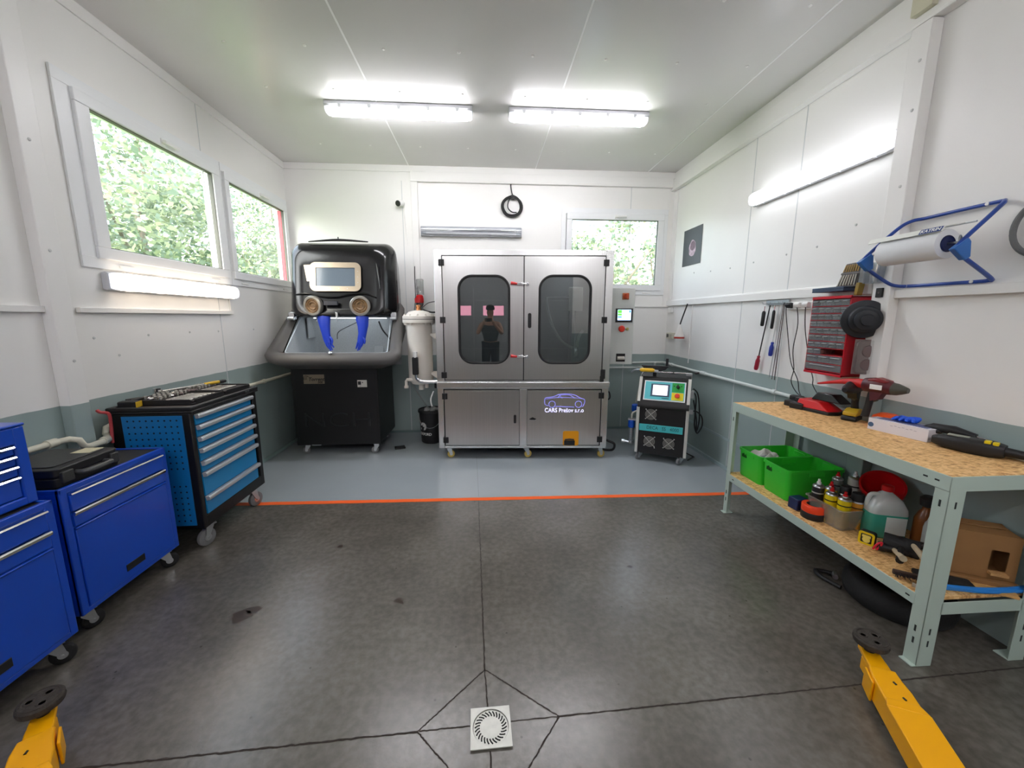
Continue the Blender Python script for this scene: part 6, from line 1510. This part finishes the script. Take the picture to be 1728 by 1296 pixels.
# paper roll holder, blue tube frame
t = thing('paper_roll_holder', 'blue tubular wall holder with paper roll and white cover strip', 'paper holder', (XR - .018, 2.0, 1.9))
TB = mat('holder_blue', (24, 66, 152), .3, coat=.2); R_ = .0095
def cv(x, y, z): return (x - (XR - .018), y - 2.0, z - 1.9)
g = G()
g.tube([cv(2.455, 2.0, 2.097), cv(2.455, 2.15, 2.095), cv(2.43, 2.20, 2.09), cv(2.385, 2.235, 2.05), cv(2.22, 2.232, 1.90), cv(2.20, 2.23, 1.865)], R_, n=10, smooth=4)
g.tube([cv(2.455, 2.0, 2.097), cv(2.455, 1.83, 2.096), cv(2.44, 1.80, 2.09), cv(2.40, 1.785, 2.06), cv(2.22, 1.768, 1.90), cv(2.20, 1.765, 1.865)], R_, n=10, smooth=4)
g.tube([cv(2.20, 2.23, 1.862), cv(2.24, 2.235, 1.83), cv(2.38, 2.24, 1.755), cv(2.425, 2.215, 1.733), cv(2.457, 2.16, 1.73), cv(2.457, 2.0, 1.729), cv(2.457, 1.86, 1.728), cv(2.457, 1.815, 1.73), cv(2.44, 1.795, 1.74), cv(2.24, 1.765, 1.83), cv(2.20, 1.765, 1.862)], R_, n=10, smooth=4)
obj('tube_frame', g, TB, t, smooth=60)
for y in (2.23, 1.765):
    g = G(); g.prism([cv(2.17, 0, 1.865)[0:3:2], cv(2.235, 0, 1.915)[0:3:2], cv(2.25, 0, 1.90)[0:3:2], cv(2.26, 0, 1.83)[0:3:2], cv(2.235, 0, 1.815)[0:3:2]], y - 2.0 - .014, y - 2.0 + .014, 'xz'); obj('corner_bracket', g, mat('bracket_blue', (44, 104, 178), .35), t, bev=.004)
g = G(); g.cyl(cv(2.25, 1.77, 1.905), cv(2.25, 2.22, 1.905), .005, n=8); g.tube([cv(2.25, 1.79, 1.905), cv(2.23, 1.785, 1.93), cv(2.22, 1.78, 1.905)], .004, smooth=3); obj('spindle', g, STEEL, t)
for y, z in ((1.87, 2.096), (2.18, 2.096), (1.875, 1.729), (2.185, 1.73)):
    g = G(); g.cyl(cv(2.443, y, z), cv(2.45, y, z), .0075, n=12); obj('mounting_screw', g, WPLAS, t)
g = G(); g.tube([cv(2.32, 1.80, 2.0), cv(2.32, 2.24, 2.0)], .004); obj('cross_rod', g, STEEL, t)
g = G(); g.prism([cv(2.30, 0, 2.0)[0:3:2], cv(2.20, 0, 1.985)[0:3:2], cv(2.185, 0, 1.96)[0:3:2], cv(2.189, 0, 1.959)[0:3:2], cv(2.203, 0, 1.982)[0:3:2], cv(2.30, 0, 1.996)[0:3:2]], 1.83 - 2, 2.20 - 2, 'xz'); cvr = obj('cover_strip', g, mat('cover_white', (232, 234, 226), .4), t)
KB = mat('label_navy', (40, 66, 132), .4)
LM = Matrix(((0, 0, -1), (-1, 0, 0), (0, 1, 0))).to_4x4()
sl_ang = math.atan2(.025, .015)
g = G(); g.add([(2.1842 - (XR - .018), 1.835 - 2, .0605), (2.1842 - (XR - .018), 1.935 - 2, .0605), (2.1988 - (XR - .018), 1.935 - 2, .0845), (2.1988 - (XR - .018), 1.835 - 2, .0845)], [(0, 1, 2, 3)]); lb = obj('brand_label', g, KB, t)
tx = text('lettering', 'KATRIN', .024, WPLAS, lb, (2.1906 - (XR - .018), 1.885 - 2, .0725), (0, 0, 0), bold=.0004, sx=1.05)
tx.rotation_euler = (radians(59), 0, radians(-90))
t = thing('paper_roll', 'white paper towel roll with blue core on the blue holder', 'paper roll', (2.25, 2.0, 1.905))
g = G(); g.lathe([(.03, -.15), (.068, -.15), (.07, -.147), (.07, .147), (.068, .15), (.03, .15)], ax=(0, 1, 0), n=40); obj('paper', g, mat('paper_white', (232, 234, 236), .7), t)
g = G(); g.lathe([(.034, -.158), (.036, -.151), (.030, -.151), (.012, -.156)], ax=(0, 1, 0), n=32, cap=False); g.lathe([(.040, -.152), (.036, -.153), (0, -.151)], ax=(0, 1, 0), n=32, cap=False); g.lathe([(.036, .151), (0, .152)], ax=(0, 1, 0), n=32, cap=False); obj('roll_core', g, mat('core_navy', (22, 34, 84), .5), t)
# grey ring at the right edge
t = thing('hanging_ring', 'dark grey rubber ring hanging on the right wall at the picture edge', 'ring', (XR - .02, 1.645, 1.95))
g = G(); g.tube([(0, .115 * cos(2 * pi * k / 40), .125 * sin(2 * pi * k / 40)) for k in range(40)], .012, n=10, closed=True); obj('ring_body', g, mat('ring_grey', (104, 106, 106), .6), t)
g = G(); g.cyl((.02, 0, .108), (-.03, 0, .108), .004, n=8); obj('nail', g, STEEL, t)

# ================================================================ back wall bits
t = thing('security_camera', 'small white bullet camera with black face high on the back wall', 'camera', (-1.0, YB, 2.93))
g = G(); g.lathe([(.03, 0), (.03, -.01), (.012, -.014), (.010, -.05)], ax=(0, 1, 0), n=16); d_ = Vector((-.45, -1, -.35)).normalized(); g.cyl((.01, -.03, .005), tuple(Vector((0, -.05, 0)) + d_ * .07), .032, n=22); obj('camera_body', g, WPLAS, t, bev=.003)
g = G(); c_ = Vector((0, -.05, 0)) + d_ * .07; g.cyl(tuple(c_), tuple(c_ + d_ * .012), .034, .034, n=22); obj('lens_face', g, BLACKP, t, bev=.003)
g = G(); g.tube([(.02, -.01, -.02), (.03, -.008, -.25), (.045, -.008, -.45), (.055, -.008, -.5)], .004, smooth=4); obj('cable', g, TRIMW, t)
t = thing('cable_coil', 'coil of black cable hanging on the back wall under the ceiling', 'cable', (.36, YB - .03, 2.92))
g = G()
random.seed(5)
for k in range(4):
    rx, rz_ = .112 + random.uniform(-.012, .012), .112 + random.uniform(-.012, .01); ox, oz = random.uniform(-.012, .012), random.uniform(-.012, .008)
    g.tube([(ox + rx * cos(2 * pi * j / 30), .012 * sin(3 * 2 * pi * j / 30 + k) - .004 * k, oz + rz_ * sin(2 * pi * j / 30)) for j in range(30)], .0085, n=8, closed=True)
obj('cable_rings', g, BLACKP, t, smooth=60)
g = G(); g.tube([(.02, .0, .11), (.0, .0, .16), (-.012, .01, .235), (-.012, .015, .27)], .007, smooth=4); g.tube([(.02, -.02, .12), (-.04, -.02, .06), (-.05, -.02, -.02), (.0, -.02, -.07), (.06, -.02, -.075)], .0075, smooth=5); g.box(-.01, -.025, .085, .03, .02, .13); obj('cable_tail', g, BLACKP, t)

# ================================================================ the person taking the picture, seen only as a reflection in the washer window
def person():
    t = thing('person', 'person in a dark t-shirt holding up a phone, reflected in the washing cabinet window', 'person', (-.42, -.46, 0))
    P = {'hip': (0, 0, .98), 'waist': (0, .0, 1.10), 'chest': (0, .0, 1.32), 'neck': (0, 0, 1.46), 'nk2': (0, .01, 1.54), 'head': (0, .02, 1.62), 'head2': (0, .02, 1.72),
         'ls': (-.19, 0, 1.41), 'le': (-.27, .13, 1.19), 'lw': (-.12, .34, 1.40), 'rs': (.19, 0, 1.41), 're': (.27, .13, 1.19), 'rw': (.12, .34, 1.40),
         'lh': (-.09, 0, .93), 'lk': (-.11, .02, .50), 'la': (-.12, -.02, .08), 'lt': (-.13, .14, .03), 'rh': (.09, 0, .93), 'rk': (.11, .02, .50), 'ra': (.12, -.02, .08), 'rt': (.13, .14, .03)}
    Rr = {'hip': .14, 'waist': .13, 'chest': .15, 'neck': .075, 'nk2': .055, 'head': .085, 'head2': .088, 'ls': .065, 'le': .045, 'lw': .028, 'rs': .065, 're': .045, 'rw': .028,
          'lh': .095, 'lk': .06, 'la': .042, 'lt': .038, 'rh': .095, 'rk': .06, 'ra': .042, 'rt': .038}
    Ed = [('hip', 'waist'), ('waist', 'chest'), ('chest', 'neck'), ('neck', 'nk2'), ('nk2', 'head'), ('head', 'head2'), ('chest', 'ls'), ('ls', 'le'), ('le', 'lw'), ('chest', 'rs'), ('rs', 're'), ('re', 'rw'),
          ('hip', 'lh'), ('lh', 'lk'), ('lk', 'la'), ('la', 'lt'), ('hip', 'rh'), ('rh', 'rk'), ('rk', 'ra'), ('ra', 'rt')]
    names = list(P)
    def skin(nm, keys, edges, m, grow=0, sub=2):
        me = bpy.data.meshes.new(nm); me.from_pydata([P[k] for k in keys], [(keys.index(a), keys.index(b)) for a, b in edges], [])
        o = bpy.data.objects.new(nm, me); C.objects.link(o); o.parent = t
        o.modifiers.new('skin', 'SKIN'); sb = o.modifiers.new('sub', 'SUBSURF'); sb.levels = sub; sb.render_levels = sub
        if not me.skin_vertices: me.attributes.new('x', 'FLOAT', 'POINT')
        for i, k in enumerate(keys):
            v = me.skin_vertices[0].data[i]; v.radius = (Rr[k] + grow, (Rr[k] + grow) * (.72 if k in ('hip', 'waist', 'chest') else 1)); v.use_root = (i == 0)
        dg = bpy.context.evaluated_depsgraph_get(); me2 = bpy.data.meshes.new_from_object(o.evaluated_get(dg)); o.modifiers.clear(); o.data = me2
        me2.materials.clear(); me2.materials.append(m)
        for p in me2.polygons: p.use_smooth = True
        return o
    SK = mat('skin', (196, 150, 124), .5)
    skin('body', names, Ed, SK)
    sk = ['chest', 'waist', 'hip', 'neck', 'ls', 'rs']
    skin('t_shirt', sk, [('chest', 'waist'), ('waist', 'hip'), ('chest', 'neck'), ('chest', 'ls'), ('chest', 'rs')], mat('shirt_dark', (74, 80, 84), .8), .034)
    tk = ['hip', 'lh', 'lk', 'la', 'rh', 'rk', 'ra']
    skin('trousers', tk, [('hip', 'lh'), ('lh', 'lk'), ('lk', 'la'), ('hip', 'rh'), ('rh', 'rk'), ('rk', 'ra')], mat('trousers_dark', (52, 54, 62), .85), .03)
    g = G(); g.lathe([(.088, .0), (.097, .04), (.085, .09), (.04, .115), (0, .12)], (0, .005, 1.70), n=20); obj('hair', g, mat('hair_dark', (40, 32, 28), .8), t)
    g = G(); g.lathe([(.006, 0), (.016, .02), (.012, .03)], (0, .09, 1.665), (0, .4, -1), n=8); obj('nose', g, SK, t)
    for s_ in (-1, 1):
        g = G(); g.lathe([(.012, 0), (.010, .006), (0, .007)], (s_ * .033, .098, 1.70), (0, 1, 0), n=10); obj('eye', g, INK, t)
        g = G()
        g.tube([(s_ * .12, .34, 1.40), (s_ * .10, .37, 1.44), (s_ * .085, .385, 1.47)], [.028, .034, .028], n=10)
        for k in range(4): z = 1.50 - k * .02; g.tube([(s_ * .09, .385, z - .015), (s_ * .07, .40, z), (s_ * .045, .405, z + .004)], [.0095, .009, .007], n=8)
        g.tube([(s_ * .10, .37, 1.45), (s_ * .075, .365, 1.475), (s_ * .05, .372, 1.485)], [.012, .010, .008], n=8)
        obj('hand', g, SK, t, smooth=70)
    return t
pp = person()
ph = thing('phone', 'dark phone held up in both hands of the reflected person', 'phone', (-.42, -.055, 1.49))
obj('phone_body', G().prism(rrect(-.075, -.036, .075, .036, .01, 4), -.004, .004, 'xz'), BLACKG, ph, bev=.001)
